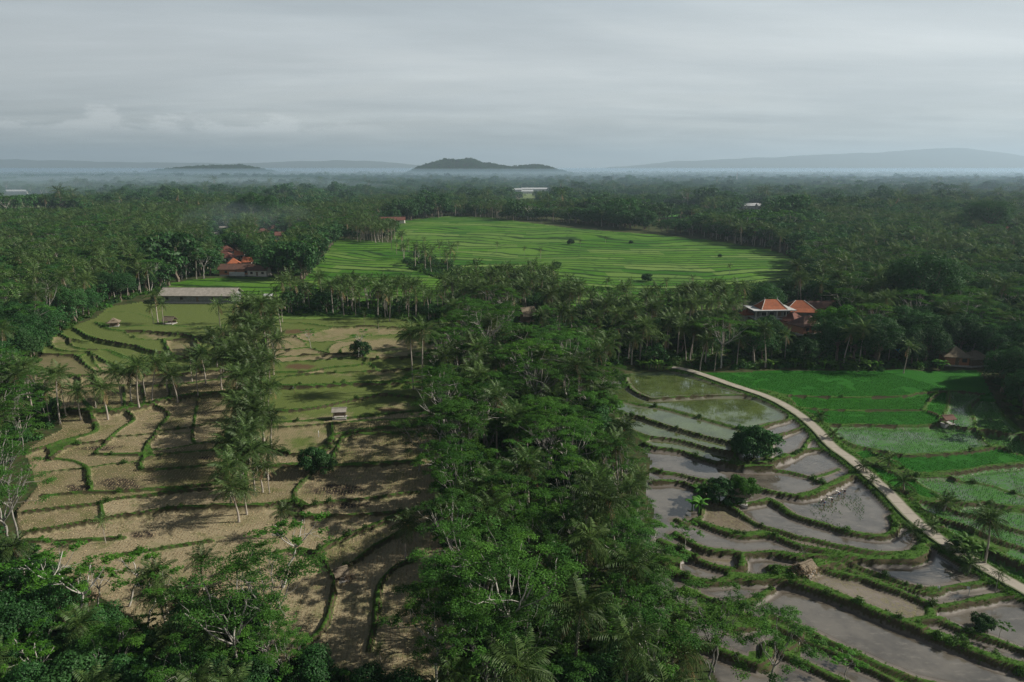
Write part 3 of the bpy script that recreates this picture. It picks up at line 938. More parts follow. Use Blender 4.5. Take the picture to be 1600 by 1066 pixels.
M_GRASS = foliage_mat('grass_blade', (0.02, 0.068, 0.007), (0.065, 0.165, 0.016), (0.09, 0.12, 0.025), 0.35, 0.008, 0.6, 0.2)
M_RICE = foliage_mat('rice_blade', (0.012, 0.075, 0.006), (0.034, 0.13, 0.012), None, 0.35, 0.006, 0.6, 0.2)
M_STUB = foliage_mat('stubble_straw', (0.26, 0.195, 0.11), (0.44, 0.35, 0.22), None, 0.2, 0.01)
M_PTRUNK = plain_mat('palm_bark', (0.17, 0.145, 0.12), (0.34, 0.3, 0.25), 3, 0.9, 0.5, 0.1, (1, 1, 5))
M_WBARK = plain_mat('pale_bark', (0.2, 0.185, 0.16), (0.4, 0.375, 0.33), 3, 0.85, 0.4, 0.1, (1, 1, 0.4))
M_GBARK = plain_mat('grey_bark', (0.12, 0.11, 0.095), (0.27, 0.255, 0.225), 3, 0.85, 0.4, 0.05, (1, 1, 0.4))
M_BBARK = plain_mat('brown_bark', (0.07, 0.055, 0.04), (0.16, 0.13, 0.1), 3, 0.9, 0.5, 0.1, (1, 1, 0.4))


def frond(b, base, az, el, L, droop, g, n=8, pairs=15, m=0, wid=1.0, wl=0.17):
    """one coconut frond: an arching midrib with hanging leaflets both sides"""
    h = np.array([math.cos(az), math.sin(az), 0.0])
    side = np.array([-h[1], h[0], 0.0])
    p = np.array(base, float)
    pts, tan = [p.copy()], []
    e = el
    for k in range(n):
        d = h * math.cos(e) + np.array([0, 0, math.sin(e)])
        tan.append(d)
        p = p + d * L / n
        pts.append(p.copy())
        e -= droop / n * (0.5 + 1.1 * k / n)
    pts, tan = np.array(pts), np.array(tan + [tan[-1]])
    b.tube(pts[[0, 2, 4, 6, 8]] if n == 8 else pts, [0.06, 0.05, 0.035, 0.02, 0.008] if n == 8 else 0.03, 3, m, 0.9)
    s = np.linspace(0.13, 0.99, pairs)
    ix = np.clip((s * n).astype(int), 0, n - 1)
    fr = s * n - ix
    q = pts[ix] * (1 - fr)[:, None] + pts[ix + 1] * fr[:, None]
    tg = tan[ix]
    ln = (0.35 + 0.85 * np.sin(np.pi * np.clip(s * 0.9 + 0.12, 0, 1))) * wid
    tw = g.normal() * 0.25
    for sg in (-1, 1):
        hang = np.array([0, 0, -1.0])
        up = np.cross(tg, side * 1.0)
        d = side[None] * sg * 0.8 + tg * 0.55 + hang * (0.28 + sg * tw * 0.5)[..., None] if False else side[None] * sg * 0.8 + tg * 0.55 + hang[None] * (0.32 + sg * tw * 0.4)
        d = d + g.normal(0, 0.08, d.shape)
        d /= np.linalg.norm(d, axis=1)[:, None]
        tip = q + d * ln[:, None]
        tip[:, 2] -= 0.18 * ln
        w = tg * (wl * 0.5)
        mid = (q + tip) * 0.5 + np.array([0, 0, 0.06])
        V = np.stack([q - w * 0.6, mid - w, tip, mid + w], 1)
        b.add(V, np.arange(4 * pairs).reshape(-1, 4), m, np.repeat(np.clip(g.normal(0.5, 0.22, pairs), 0, 1), 4))


def palm_parts(H, seed, nf=24, L=4.6, lean=0.8, pairs=15, dead=3, nuts=True, n=8, sides=7, wl=0.17):
    g = np.random.default_rng(seed)
    t = np.linspace(0, 1, 10)
    az = g.uniform(0, 6.28)
    off = lean * t ** 1.6 + 0.15 * np.sin(t * 5 + g.uniform(0, 6))
    pts = np.stack([off * math.cos(az), off * math.sin(az), H * t - 0.35 * (1 - t)], 1)
    rad = 0.2 - 0.08 * t + 0.12 * np.exp(-t * 14)
    tb = QB()
    tb.tube(pts, rad, sides)
    cb = QB()
    top = pts[-1]
    gold = 2.39996
    for k in range(nf):
        u = (k + 0.5) / nf
        el = math.radians(82 - 112 * u ** 0.85) + g.normal() * 0.12
        dr = math.radians(50 + 35 * u) * g.uniform(0.75, 1.25)
        frond(cb, top + np.array([0, 0, 0.15 * (1 - u)]), k * gold + g.normal() * 0.2, el, L * g.uniform(0.82, 1.1) * (0.75 + 0.25 * min(1, u * 3)), dr, g, n, pairs, 0, L / 4.6, wl)
    for k in range(dead):
        frond(cb, top - np.array([0, 0, 0.1]), g.uniform(0, 6.28), math.radians(-45 - 25 * g.random()), L * 0.8, 0.6, g, n, max(6, pairs - 4), 1, 0.8, wl)
    nb = None
    if nuts:
        nb = QB()
        for k in range(9):
            a = k * 0.7 + g.normal() * 0.1
            c = top + np.array([math.cos(a) * 0.32, math.sin(a) * 0.32, -0.25 - 0.25 * g.random()])
            r = 0.14
            for z0, z1, r0, r1 in ((-1, -.3, .1, .95), (-.3, .5, .95, .85), (.5, 1.1, .85, .1)):
                aa = np.arange(6) * math.pi / 3
                ring = lambda z, rr: np.stack([c[0] + np.cos(aa) * rr * r, c[1] + np.sin(aa) * rr * r, np.full(6, c[2] + z * r)], 1)
                V = np.concatenate([ring(z0, r0), ring(z1, r1)])
                j = np.arange(6)
                nb.add(V, np.stack([j, (j + 1) % 6, (j + 1) % 6 + 6, j + 6], 1), 0)
    return tb, cb, nb


def branch(b, p0, p1, r0, r1, g, n=5, wob=0.06, sides=6, sag=0.0):
    p0, p1 = np.asarray(p0, float), np.asarray(p1, float)
    t = np.linspace(0, 1, n)[:, None]
    L = np.linalg.norm(p1 - p0)
    q = p0 + (p1 - p0) * t
    q[1:-1] += g.normal(0, wob * L, (n - 2, 3)) * np.array([1, 1, 0.6])
    q[:, 2] += sag * L * np.sin(np.pi * t[:, 0])
    b.tube(q, r0 + (r1 - r0) * t[:, 0], sides)
    return q


def umbrella_parts(H, Rm, seed, pads=17, per=520, leaf=0.24, fork=0.45, dens=1.0, drop=0.16, layer=0.10, thick=1.0):
    """flat-topped feathery tree: forked pale limbs under layered leaf pads"""
    g = np.random.default_rng(seed)
    tb, cb = QB(), QB()
    f = np.array([g.normal() * 0.5, g.normal() * 0.5, H * fork])
    branch(tb, (0, 0, -0.3), f, thick * 0.016 * H, thick * 0.011 * H, g, 6, 0.02, 8)
    nl = 6
    limbs = []
    a0 = g.uniform(0, 6.28)
    for k in range(nl):
        a = a0 + k * 2 * math.pi / nl + g.normal() * 0.3
        r = Rm * g.uniform(0.3, 0.62)
        e = np.array([f[0] + math.cos(a) * r, f[1] + math.sin(a) * r, H * (g.uniform(0.72, 0.86) - drop * (r / Rm) ** 2)])
        limbs.append(branch(tb, f, e, thick * 0.0085 * H, thick * 0.0045 * H, g, 7, 0.018, 6, -0.07))
    for k in range(pads):
        u = (k + 0.5) / pads
        r = Rm * u ** 0.55 * g.uniform(0.88, 1.06)
        a = a0 + k * 2.39996 + g.normal() * 0.3
        z = H * (1 - drop * (r / Rm) ** 2) - g.uniform(0, layer) * H
        c = np.array([f[0] + r * math.cos(a), f[1] + r * math.sin(a), z])
        li = min(range(nl), key=lambda j: np.linalg.norm(limbs[j][-1][:2] - c[:2]))
        st = limbs[li][g.integers(3, 7)]
        branch(tb, st, c - np.array([0, 0, 0.12]), thick * 0.0036 * H, thick * 0.0013 * H, g, 5, 0.035, 4)
        pr = g.uniform(0.65, 1.25) * Rm * 0.24
        n = int(per * dens * (pr / (Rm * 0.24)) ** 2)
        # each pad is a spray of a few sub-sprays, feathered at the edge
        ns = 7
        sa, sr = g.uniform(0, 6.28, ns), pr * np.sqrt(g.uniform(0, 1, ns)) * 0.8
        pick = g.integers(0, ns, n)
        x = sr[pick] * np.cos(sa[pick]) + g.normal(0, pr * 0.2, n)
        y = sr[pick] * np.sin(sa[pick]) + g.normal(0, pr * 0.2, n)
        q = np.hypot(x, y) / pr
        sz = g.normal(0, 0.16, ns) * pr * 0.7
        zz = sz[pick] + 0.1 * pr * (1 - q ** 2) + g.normal(0, 0.06, n)
        P_ = np.stack([c[0] + x, c[1] + y, c[2] + zz], 1)
        nr = np.stack([0.35 * x / pr, 0.35 * y / pr, np.ones(n)], 1) + g.normal(0, 0.34, (n, 3))
        cb.leaves(P_, nr, leaf, leaf * 0.55, 0, np.clip(g.normal(0.5, 0.2) + g.normal(0, 0.2, n), 0, 1), g)
    return tb, cb


def broad_parts(H, Rm, seed, lobes=16, per=300, leaf=0.5, low=0.25, squash=1.0):
    g = np.random.default_rng(seed)
    tb, cb = QB(), QB()
    f = np.array([g.normal() * 0.3, g.normal() * 0.3, H * 0.33])
    branch(tb, (0, 0, -0.3), f, 0.035 * H, 0.024 * H, g, 5, 0.03, 7)
    cz, rz = H * (1 + low) / 2, H * (1 - low) / 2
    for k in range(lobes):
        u = (k + 0.5) / lobes
        zc = 1 - 1.75 * u
        rr = math.sqrt(max(0, 1 - zc * zc))
        a = k * 2.39996 + g.normal() * 0.3
        sc = g.uniform(0.55, 0.85)
        c = np.array([math.cos(a) * rr * Rm * sc, math.sin(a) * rr * Rm * sc, cz + zc * rz * sc * squash])
        R0 = g.uniform(0.32, 0.55) * Rm
        branch(tb, f, c, 0.011 * H, 0.003 * H, g, 4, 0.06, 4)
        n = int(per * (R0 / (0.43 * Rm)) ** 2)
        d = g.normal(size=(n, 3))
        d /= np.linalg.norm(d, axis=1)[:, None]
        d[:, 2] = np.where(d[:, 2] < -0.4, -d[:, 2], d[:, 2])
        lump = vnoise(d[:, 0] * 3 + k * 7, d[:, 1] * 3 + d[:, 2] * 3, 0.9, 5)
        rad = R0 * (0.86 + 0.2 * lump) * g.uniform(0.72, 1.05, n)
        P_ = c + d * rad[:, None] * np.array([1, 1, 0.85])
        nr = d + np.array([0, 0, 0.35]) + g.normal(0, 0.5, (n, 3))
        cb.leaves(P_, nr, leaf, leaf * 0.6, 0, np.clip(g.normal(0.5 + 0.25 * lump, 0.22), 0, 1), g)
    return tb, cb


def bare_parts(H, seed):
    g = np.random.default_rng(seed)
    tb, cb = QB(), QB()
    f = np.array([g.normal() * 0.4, g.normal() * 0.4, H * 0.4])
    branch(tb, (0, 0, -0.3), f, 0.014 * H, 0.009 * H, g, 6, 0.02, 7)
    for k in range(6):
        a = k * 1.05 + g.normal() * 0.3
        e = f + np.array([math.cos(a) * H * 0.25, math.sin(a) * H * 0.25, H * g.uniform(0.3, 0.52)])
        q = branch(cb, f, e, 0.0065 * H, 0.003 * H, g, 6, 0.025, 5, -0.06)
        for j in range(7):
            s0 = q[g.integers(2, 6)]
            dd = np.array([math.cos(a + g.normal()), math.sin(a + g.normal()), g.uniform(0.3, 1.2)])
            e2 = s0 + dd * H * 0.11 * g.uniform(0.5, 1.4)
            branch(cb, s0, e2, 0.0022 * H, 0.0009 * H, g, 4, 0.05, 4)
    return tb, cb


def banana_parts(seed, stems=4, H=3.2):
    g = np.random.default_rng(seed)
    tb, cb = QB(), QB()
    for s in range(stems):
        bx, by = g.normal(0, 0.7, 2)
        h = H * g.uniform(0.55, 1.0) * 0.55
        tb.tube([(bx, by, -0.2), (bx + .05, by, h * .5), (bx + .1, by, h)], [0.16, 0.13, 0.08], 6)
        for k in range(8):
            az, e = k * 2.4 + g.normal() * .3, math.radians(g.uniform(35, 80))
            p = np.array([bx + .1, by, h])
            hv = np.array([math.cos(az), math.sin(az), 0])
            sd = np.array([-hv[1], hv[0], 0])
            L, n = g.uniform(1.6, 2.4) * H / 3.2, 6
            Vl, Vm, Vr = [], [], []
            for j in range(n + 1):
                w = 0.34 * math.sin(math.pi * (0.08 + 0.86 * j / n)) * H / 3.2
                Vl.append(p + sd * w - np.array([0, 0, w * 0.3]))
                Vm.append(p.copy())
                Vr.append(p - sd * w - np.array([0, 0, w * 0.3]))
                p = p + (hv * math.cos(e) + np.array([0, 0, math.sin(e)])) * L / n
                e -= 0.3
            V = np.array(Vl + Vm + Vr)
            i = np.arange(n)
            F = np.concatenate([np.stack([i, i + 1, i + n + 2, i + n + 1], 1), np.stack([i + n + 1, i + n + 2, i + 2 * n + 3, i + 2 * n + 2], 1)])
            cb.add(V, F, 0, np.clip(g.normal(0.5, 0.25), 0, 1))
    return tb, cb


def shrub_parts(seed, n=420, R=1.3, H=1.3, leaf=0.34):
    g = np.random.default_rng(seed)
    tb, cb = QB(), QB()
    for k in range(5):
        a = k * 1.3
        branch(tb, (0, 0, -0.1), (math.cos(a) * R * .5, math.sin(a) * R * .5, H * .6), .05, .015, g, 4, .08, 4)
    d = g.normal(size=(n, 3))
    d /= np.linalg.norm(d, axis=1)[:, None]
    d[:, 2] = np.abs(d[:, 2])
    lump = vnoise(d[:, 0] * 2.5 + seed, d[:, 1] * 2.5, 0.8, 6)
    P_ = d * (g.uniform(0.45, 1.0, n) * (1 + 0.4 * lump))[:, None] * np.array([R, R, H])
    cb.leaves(P_, d + g.normal(0, .6, (n, 3)) + np.array([0, 0, .3]), leaf, leaf * .5, 0, np.clip(g.normal(.5 + .3 * lump, .2), 0, 1), g)
    return tb, cb


# kind -> list of variants (trunk mesh, crown mesh, fruit mesh or None, height)
VAR = {}


def variant(kind, parts, H, tm, cms, names=('trunk', 'crown')):
    tb, cb = parts[0], parts[1]
    nb = parts[2] if len(parts) > 2 else None
    VAR.setdefault(kind, []).append((tb.mesh(kind + '_' + names[0], [tm], True), cb.mesh(kind + '_' + names[1], cms), nb.mesh(kind + '_nuts', [M_NUT], True) if nb else None, H, names))


for k, H in enumerate((7, 9, 10.5, 12, 13.5, 15)):
    variant('coconut_palm', palm_parts(H, 100 + k, 26 - (k == 0) * 4, 4.3 + 0.1 * k, 0.4 + 0.35 * k, nuts=k > 0), H + 2.2, M_PTRUNK, [M_PALM, M_DRYF])
for k, H in enumerate((1.6, 2.6)):
    variant('young_palm', palm_parts(H, 130 + k, 15, 2.9, 0.1, dead=1, nuts=False), H + 2.0, M_PTRUNK, [M_PALM, M_DRYF])
for k, (H, r) in enumerate(((11, 5.5), (13, 6.8), (15, 7.8), (16, 8.8), (14, 6.0))):
    variant('umbrella_tree', umbrella_parts(H, r, 200 + k, 16 + k), H, M_WBARK, [M_FEATH])
for k, (H, r) in enumerate(((12, 5.0), (14, 5.8), (15, 6.4))):
    variant('sparse_tree', umbrella_parts(H, r, 260 + k, 24, 330, 0.22, 0.32, drop=.22, layer=0.4, thick=0.72), H, M_GBARK, [M_FEATH])
for k, (H, r, lo) in enumerate(((4, 2.6, -.1), (5, 3.0, -.12))):
    variant('bushy_tree', broad_parts(H, r, 280 + k, 15, 300, 0.36, lo), H, M_BBARK, [M_BROAD])
for k, (H, r) in enumerate(((6, 2.8), (8, 3.4))):
    variant('slender_tree', umbrella_parts(H, r, 230 + k, 12, 120, 0.26, 0.5, layer=0.3), H, M_WBARK, [M_LIGHT])
for k, (H, r, lo, sq) in enumerate(((9, 4.6, .2, 1), (11, 5.2, .22, 1), (13, 5.6, .25, 1), (12, 6.8, .2, .85), (15, 6.0, .2, 1))):
    variant('broadleaf_tree', broad_parts(H, r, 300 + k, 19, 480, 0.37, lo, sq), H, M_BBARK, [M_BROAD])
for k, (H, r) in enumerate(((6, 3.0), (8, 3.8))):
    variant('light_green_tree', broad_parts(H, r, 330 + k, 13, 420, 0.34, .25), H, M_BBARK, [M_LIGHT])
for k, H in enumerate((11, 14)):
    variant('bare_tree', bare_parts(H, 400 + k), H, M_GBARK, [M_GBARK])
for k in range(3):
    variant('banana_plant', banana_parts(500 + k, 3 + k), 3.2, M_BANANA, [M_BANANA], ('stem', 'leaves'))
for k in range(3):
    variant('shrub', shrub_parts(600 + k), 1.3, M_BBARK, [M_SHRUB], ('stem', 'foliage'))
variant('dry_bush', shrub_parts(650, 260, 1.5, 1.6, 0.3), 1.6, M_WBARK, [M_DRYB], ('stem', 'foliage'))

# ------------------------------------------------------------------ where everything grows
REC = []          # kind, x, y, height, rz, note


def grow(kind, x, y, h, rz=None, note=None):
    REC.append([kind, float(x), float(y), float(h), random.uniform(0, 6.28) if rz is None else rz, note])


def mpx(by, px=800):
    """metres per photo pixel for something standing at ground pixel row by"""
    x, y, z = unproj(px, by)
    return float(proj(x, y, z)[2]) / FPX


def at(kind, bx, by, ty, note=None):
    """base pixel and pixel row of the top"""
    x, y, _ = unproj(bx, by)
    grow(kind, x, y, max(1.0, (by - ty) * mpx(by, bx) * 1.04), None, note)


# single palms and trees traced from the photograph: base, top of crown
for bx, by, ty in [(168, 655, 590), (191, 631, 568), (218, 640, 562), (239, 631, 556), (277, 628, 572), (309, 620, 566), (347, 609, 548), (377, 613, 545), (93, 662, 572), (103, 650, 598),
                   (427, 549, 462), (420, 551, 480), (394, 575, 512), (376, 612, 540), (404, 560, 500), (165, 846, 800), (422, 772, 722), (440, 838, 785), (318, 925, 860), (259, 986, 905), (291, 1000, 915),
                   (634, 875, 800), (596, 1046, 1010), (843, 1046, 985), (1538, 886, 790), (1554, 928, 885), (994, 783, 725), (1094, 580, 522), (1116, 579, 540), (1178, 571, 508), (1205, 560, 530),
                   (1227, 562, 515), (1139, 540, 492), (1388, 565, 522), (1431, 571, 535), (1500, 514, 468), (650, 497, 455), (609, 502, 452), (602, 496, 448), (590, 492, 444), (569, 507, 488), (592, 516, 498),
                   (441, 503, 470), (660, 612, 500), (646, 608, 505), (1412, 582, 530), (247, 505, 455), (255, 508, 470), (240, 505, 476), (263, 962, 870)]:
    at('coconut_palm', bx, by, ty)
grow('coconut_palm', *unproj(270, 1085)[:2], 8.5)
# specks in the bright terraces
for k, (bx, by, hh) in enumerate([(715, 391, 6), (776, 394, 7), (986, 381, 2.5), (946, 380, 5), (892, 382, 4), (662, 388, 8), (652, 398, 7), (907, 386, 5), (1125, 402, 2), (870, 420, 4), (1010, 440, 4), 
                                   (700, 412, 7), (708, 420, 8), (820, 400, 6), (845, 404, 7), (1140, 430, 6), (1080, 452, 7), (950, 462, 8), (985, 458, 7), (1040, 462, 8)]):
    grow('coconut_palm' if hh > 4.5 else 'bushy_tree', *unproj(bx, by)[:2], hh)
# the column of palms on its bank
for bx, by, ty in [(372, 812, 740), (385, 800, 742), (366, 775, 700), (398, 768, 690), (380, 745, 670), (402, 735, 655), (370, 722, 655), (392, 705, 622), (412, 690, 628), (376, 682, 612), (400, 668, 590), (420, 655, 592),
                   (384, 645, 570), (408, 630, 560), (392, 605, 535), (416, 600, 540), (428, 585, 520), (405, 585, 515), (372, 575, 515), (430, 560, 500), (388, 550, 490), (414, 530, 470), (440, 520, 465), (365, 545, 490),
                   (425, 700, 640), (360, 700, 650), (415, 740, 690), (355, 560, 510), (345, 520, 470), (375, 520, 468), (395, 512, 460), (362, 790, 715), (378, 765, 690), (410, 770, 715), (368, 740, 672), (390, 728, 648), (404, 712, 640), (382, 700, 622), (396, 690, 606), (370, 665, 600), (388, 655, 575), (412, 640, 575), (398, 622, 550), (384, 618, 548),
                   (422, 615, 548), (400, 560, 492), (418, 568, 500), (384, 530, 470), (402, 525, 466), (430, 525, 470), (372, 505, 458), (420, 750, 690), (362, 735, 668), (412, 700, 632), (372, 632, 568), (370, 605, 540), (376, 590, 525), 
                   (350, 590, 530), (340, 575, 515), (322, 600, 542), (300, 598, 545), (262, 612, 555), (206, 628, 570), (228, 620, 566), (150, 645, 590), (126, 655, 596)]:
    at('coconut_palm', bx, by, ty)
# pale-trunked umbrella trees that stand out
for bx, by, ty in [(414, 1030, 828), (385, 1075, 835), (800, 1062, 852), (745, 1000, 780), (805, 720, 640), (860, 735, 632), (700, 735, 632), (885, 628, 522), (835, 640, 535), (715, 590, 510),
                   (730, 545, 470), (760, 570, 480), (655, 735, 632), (935, 690, 620), (985, 1000, 880), (1110, 1060, 905), (1200, 1085, 930), (1005, 960, 850), (15, 700, 580), (38, 705, 620), (-10, 820, 640), (20, 860, 700),
                   (1000, 850, 780), (900, 720, 640), (770, 690, 600), (680, 1080, 920), (1030, 1090, 930), (690, 700, 590), (35, 640, 560), (60, 620, 570), (780, 840, 730), (850, 930, 800)]:
    at('sparse_tree' if bx in (414, 385, 1110, 1200, 15, 38, -10, 20, 1005, 985, 35, 60, 745, 655) else 'umbrella_tree', bx, by, ty)
for bx, by, ty in [(150, 955, 870), (200, 950, 850), (225, 985, 880), (310, 985, 900), (60, 985, 850), (110, 1000, 870), (1320, 1070, 1015), (1560, 1000, 965), (946, 650, 585), (1070, 862, 815), (60, 900, 840), (1330, 1040, 1012),
                   (440, 920, 800), (560, 560, 520), (486, 545, 512)]:
    at('slender_tree', bx, by, ty)
for bx, by, ty in [(1176, 722, 668), (1190, 720, 675), (1165, 718, 678), (1125, 785, 748), (1145, 782, 752), (1160, 785, 745), (700, 790, 732), (720, 770, 735), (565, 556, 530), (490, 738, 700), (505, 740, 705), (1310, 540, 480), (1290, 530, 485),
                   (1535, 985, 960), (315, 558, 545)]:
    at('light_green_tree' if bx in (700, 720, 1310, 1290, 1160) else 'bushy_tree', bx, by, ty)
for bx, by, ty in [(1435, 505, 395), (1455, 500, 400), (1408, 495, 410), (1470, 480, 410), (1540, 375, 312), (1525, 372, 318), (1552, 372, 318), (395, 350, 302), (420, 352, 306), (375, 350, 312), (660, 340, 308), (685, 340, 306), (640, 338, 312)]:
    at('broadleaf_tree', bx, by, ty)
for bx, by, ty in [(75, 520, 440), (45, 480, 435), (40, 415, 372), (1255, 888, 855), (10, 830, 690), (30, 845, 720), (1010, 1010, 900), (1115, 1050, 920), (710, 480, 440)]:
    at('bare_tree', bx, by, ty)
for bx, by, ty in [(1348, 742, 722), (1362, 760, 745), (1388, 730, 705), (1410, 770, 740), (1476, 800, 768), (1500, 860, 836), (1515, 895, 868), (1505, 880, 850), (1425, 840, 815), (1280, 660, 640), (1300, 690, 672), (1455, 835, 812), (1490, 868, 845)]:
    at('young_palm' if bx != 1500 else 'banana_plant', bx, by, ty)
for bx, by in [(1100, 780), (1112, 778), (1500, 866), (1512, 872), (1020, 575), (1030, 578), (1010, 577), (1260, 575), (1240, 574), (1330, 577), (1300, 575), (1350, 576), (1285, 576), (1370, 577), (1470, 577), (1205, 576), (900, 1060), (960, 1055), (930, 1080),
               (885, 1072), (1040, 1010), (1010, 1040), (1062, 985), (1090, 800), (50, 525), (62, 530), (72, 522), (965, 1020), (985, 1050)]:
    grow('banana_plant', *unproj(bx, by)[:2], random.uniform(2.8, 3.8))
at('dry_bush', 1262, 905, 889)
at('dry_bush', 1248, 900, 884)
grow('dry_bush', *unproj(545, 905)[:2], 1.3)
grow('dry_bush', *unproj(135, 940)[:2], 2.0)

# woods: outline on the ground in photo pixels, spacing, mix
MIXES = {'grove': [('umbrella_tree', .15, 10, 15), ('coconut_palm', .4, 9, 17), ('broadleaf_tree', .21, 4, 9), ('sparse_tree', .16, 10, 15), ('light_green_tree', .08, 5, 8)],
         'low': [('slender_tree', .36, 4.5, 8), ('broadleaf_tree', .44, 4.5, 8.5), ('sparse_tree', .08, 8, 11), ('coconut_palm', .12, 7, 10)],
         'edge': [('sparse_tree', .5, 9, 14), ('coconut_palm', .35, 8, 13), ('bushy_tree', .15, 3, 5)],
         'palms': [('coconut_palm', .72, 9, 15), ('broadleaf_tree', .22, 5, 9), ('umbrella_tree', .06, 9, 12)],
         'wood': [('broadleaf_tree', .6, 7, 15), ('coconut_palm', .28, 10, 17), ('umbrella_tree', .12, 11, 16)],
         'leftwood': [('coconut_palm', .3, 10, 17), ('broadleaf_tree', .52, 7, 14), ('umbrella_tree', .18, 10, 15)],
         'far': [('broadleaf_tree', .6, 8, 18), ('coconut_palm', .28, 11, 18), ('umbrella_tree', .12, 11, 17)]}
ZONES = [('grove', [(685, 565), (710, 520), (760, 500), (830, 500), (900, 520), (920, 578), (945, 625), (965, 690), (990, 730), (995, 790), (985, 850), (1005, 920), (1040, 1000), (1070, 1100), (1100, 1250), (660, 1250), (690, 1066), (705, 1000), (700, 930),
                    (690, 860), (690, 800), (682, 740), (685, 660)], 5.2),
         ('low', [(0, 880), (60, 880), (120, 985), (240, 1010), (330, 985), (420, 1010), (470, 1075), (640, 1110), (640, 1300), (-200, 1300), (-260, 900)], 3.5),
         ('leftwood', [(-260, 590), (10, 600), (55, 565), (72, 535), (112, 510), (177, 474), (250, 456), (262, 440), (300, 432), (345, 428), (345, 340), (-260, 340)], 5.6),
         ('edge', [(-260, 590), (10, 600), (62, 603), (95, 650), (60, 690), (40, 690), (15, 700), (5, 760), (-10, 870), (-300, 900)], 5.0),
         ('palms', [(462, 468), (560, 470), (640, 474), (690, 492), (690, 503), (600, 496), (520, 492), (430, 492), (440, 478)], 5.2),
         ('palms', [(690, 480), (740, 455), (790, 445), (850, 445), (900, 486), (1020, 490), (1150, 488), (1175, 500), (1172, 530), (1060, 572), (935, 572), (905, 520), (830, 500), (700, 502)], 5.0),
         ('palms', [(528, 366), (618, 366), (618, 377), (585, 380), (528, 374)], 5.5),
         ('palms', [(610, 390), (640, 388), (650, 410), (690, 405), (720, 430), (700, 440), (640, 420)], 9.0),
         ('wood', [(1060, 574), (1172, 530), (1180, 490), (1250, 440), (1268, 408), (1240, 385), (1300, 352), (1900, 345), (1900, 590), (1540, 574), (1400, 578), (1200, 578)], 5.6),
         ('wood', [(1552, 590), (1900, 590), (1900, 740), (1650, 690), (1590, 655)], 5.5),
         ('leftwood', [(345, 428), (345, 340), (620, 330), (618, 368), (530, 366), (495, 405), (470, 432), (440, 428), (400, 424)], 6.0)]
FARGAPS = [[unproj(*p)[:2] for p in poly] for _, poly, _, _ in FARF]
OPEN = [(880, 352), (1100, 376), (1252, 400), (1254, 424), (1200, 434), (1120, 432), (1040, 440), (960, 428), (880, 430)]     # the right part of the bright terraces stays in view
GAPS = [(poly, max(unproj(*p)[1] for p in poly)) for _, poly, _, _ in FARF]
CLEAR = []        # (x, y, half width, depth in front, depth behind) round houses


def clear_of_houses(x, y, h):
    """no tree inside a house or hiding what the photograph shows of it"""
    px, pt, zc = proj(x, y, float(hgt(x, y)) + h)
    if inpoly(px, pt, OPEN):
        return False
    for gp, low in GAPS:
        if y < low and inpoly(px, pt + 1, gp):
            return False
    for hx, hy, hw, dp, bx, lim in CLEAR:
        if abs(x - hx) < hw + 2.5 and abs(y - hy) < dp + 2.5:
            return False
        if y < hy and pt < lim and abs(px - bx) < (hw / hy + 0.22 * h / y) * FPX * 0.92:
            return False
    return True


def scatter(poly, sp, mix, ymax=900, seed=1):
    g = np.random.default_rng(seed)
    W = np.array([unproj(*p)[:2] for p in poly])
    lo, hi = W.min(0), np.minimum(W.max(0), (900, ymax))
    lo = np.maximum(lo, (-900, 45))
    nx, ny = int((hi[0] - lo[0]) / sp) + 1, int((hi[1] - lo[1]) / sp) + 1
    X, Y = np.meshgrid(lo[0] + np.arange(nx) * sp, lo[1] + np.arange(ny) * sp)
    X, Y = (X + g.uniform(-.48, .48, X.shape) * sp).ravel(), (Y + g.uniform(-.48, .48, Y.shape) * sp).ravel()
    px, py, _ = proj(X, Y, hgt(X, Y))
    ok = inpoly(px, py, poly) & (np.abs(px - 800) < 1080)
    kinds = [m[0] for m in mix]
    pr = np.array([m[1] for m in mix])
    out = []
    for x, y in zip(X[ok], Y[ok]):
        cl = 0.5 * float(vnoise(x, y, 22, 12))
        w = pr.astype(float)
        w[0] *= max(0.15, 1 + 1.6 * cl)
        w /= w.sum()
        m = mix[g.choice(len(mix), p=w)]
        h = g.uniform(m[2], m[3])
        out.append((m[0], x, y, h))
    return out
# ------------------------------------------------------------------ buildings
def tile_mat(name, c1, c2, per=0.28):
    m, t = newmat(name)
    o = t.obj()
    n1, n2 = t.noise(o, 0.8, 5, 0.7), t.noise(o, 7, 3, 0.6)
    sz = t.n('ShaderNodeSeparateXYZ', {0: o}).outputs
    w = t.math('MULTIPLY_ADD', t.math('SINE', t.math('MULTIPLY', sz[2], 2 * math.pi / per * 1.6)), .5, .5)
    col = t.mix(t.step(n1, .3, .7), c1, c2)
    col = t.mix(t.step(n2, .55, .75, 0, .5), col, tuple(q * .45 for q in c1))
    t.out(t.principled(Base_Color=col, Roughness=0.85, Specular_IOR_Level=0.15, Normal=t.bump(t.math('ADD', w, n2), 0.5, 0.04)))
    return m


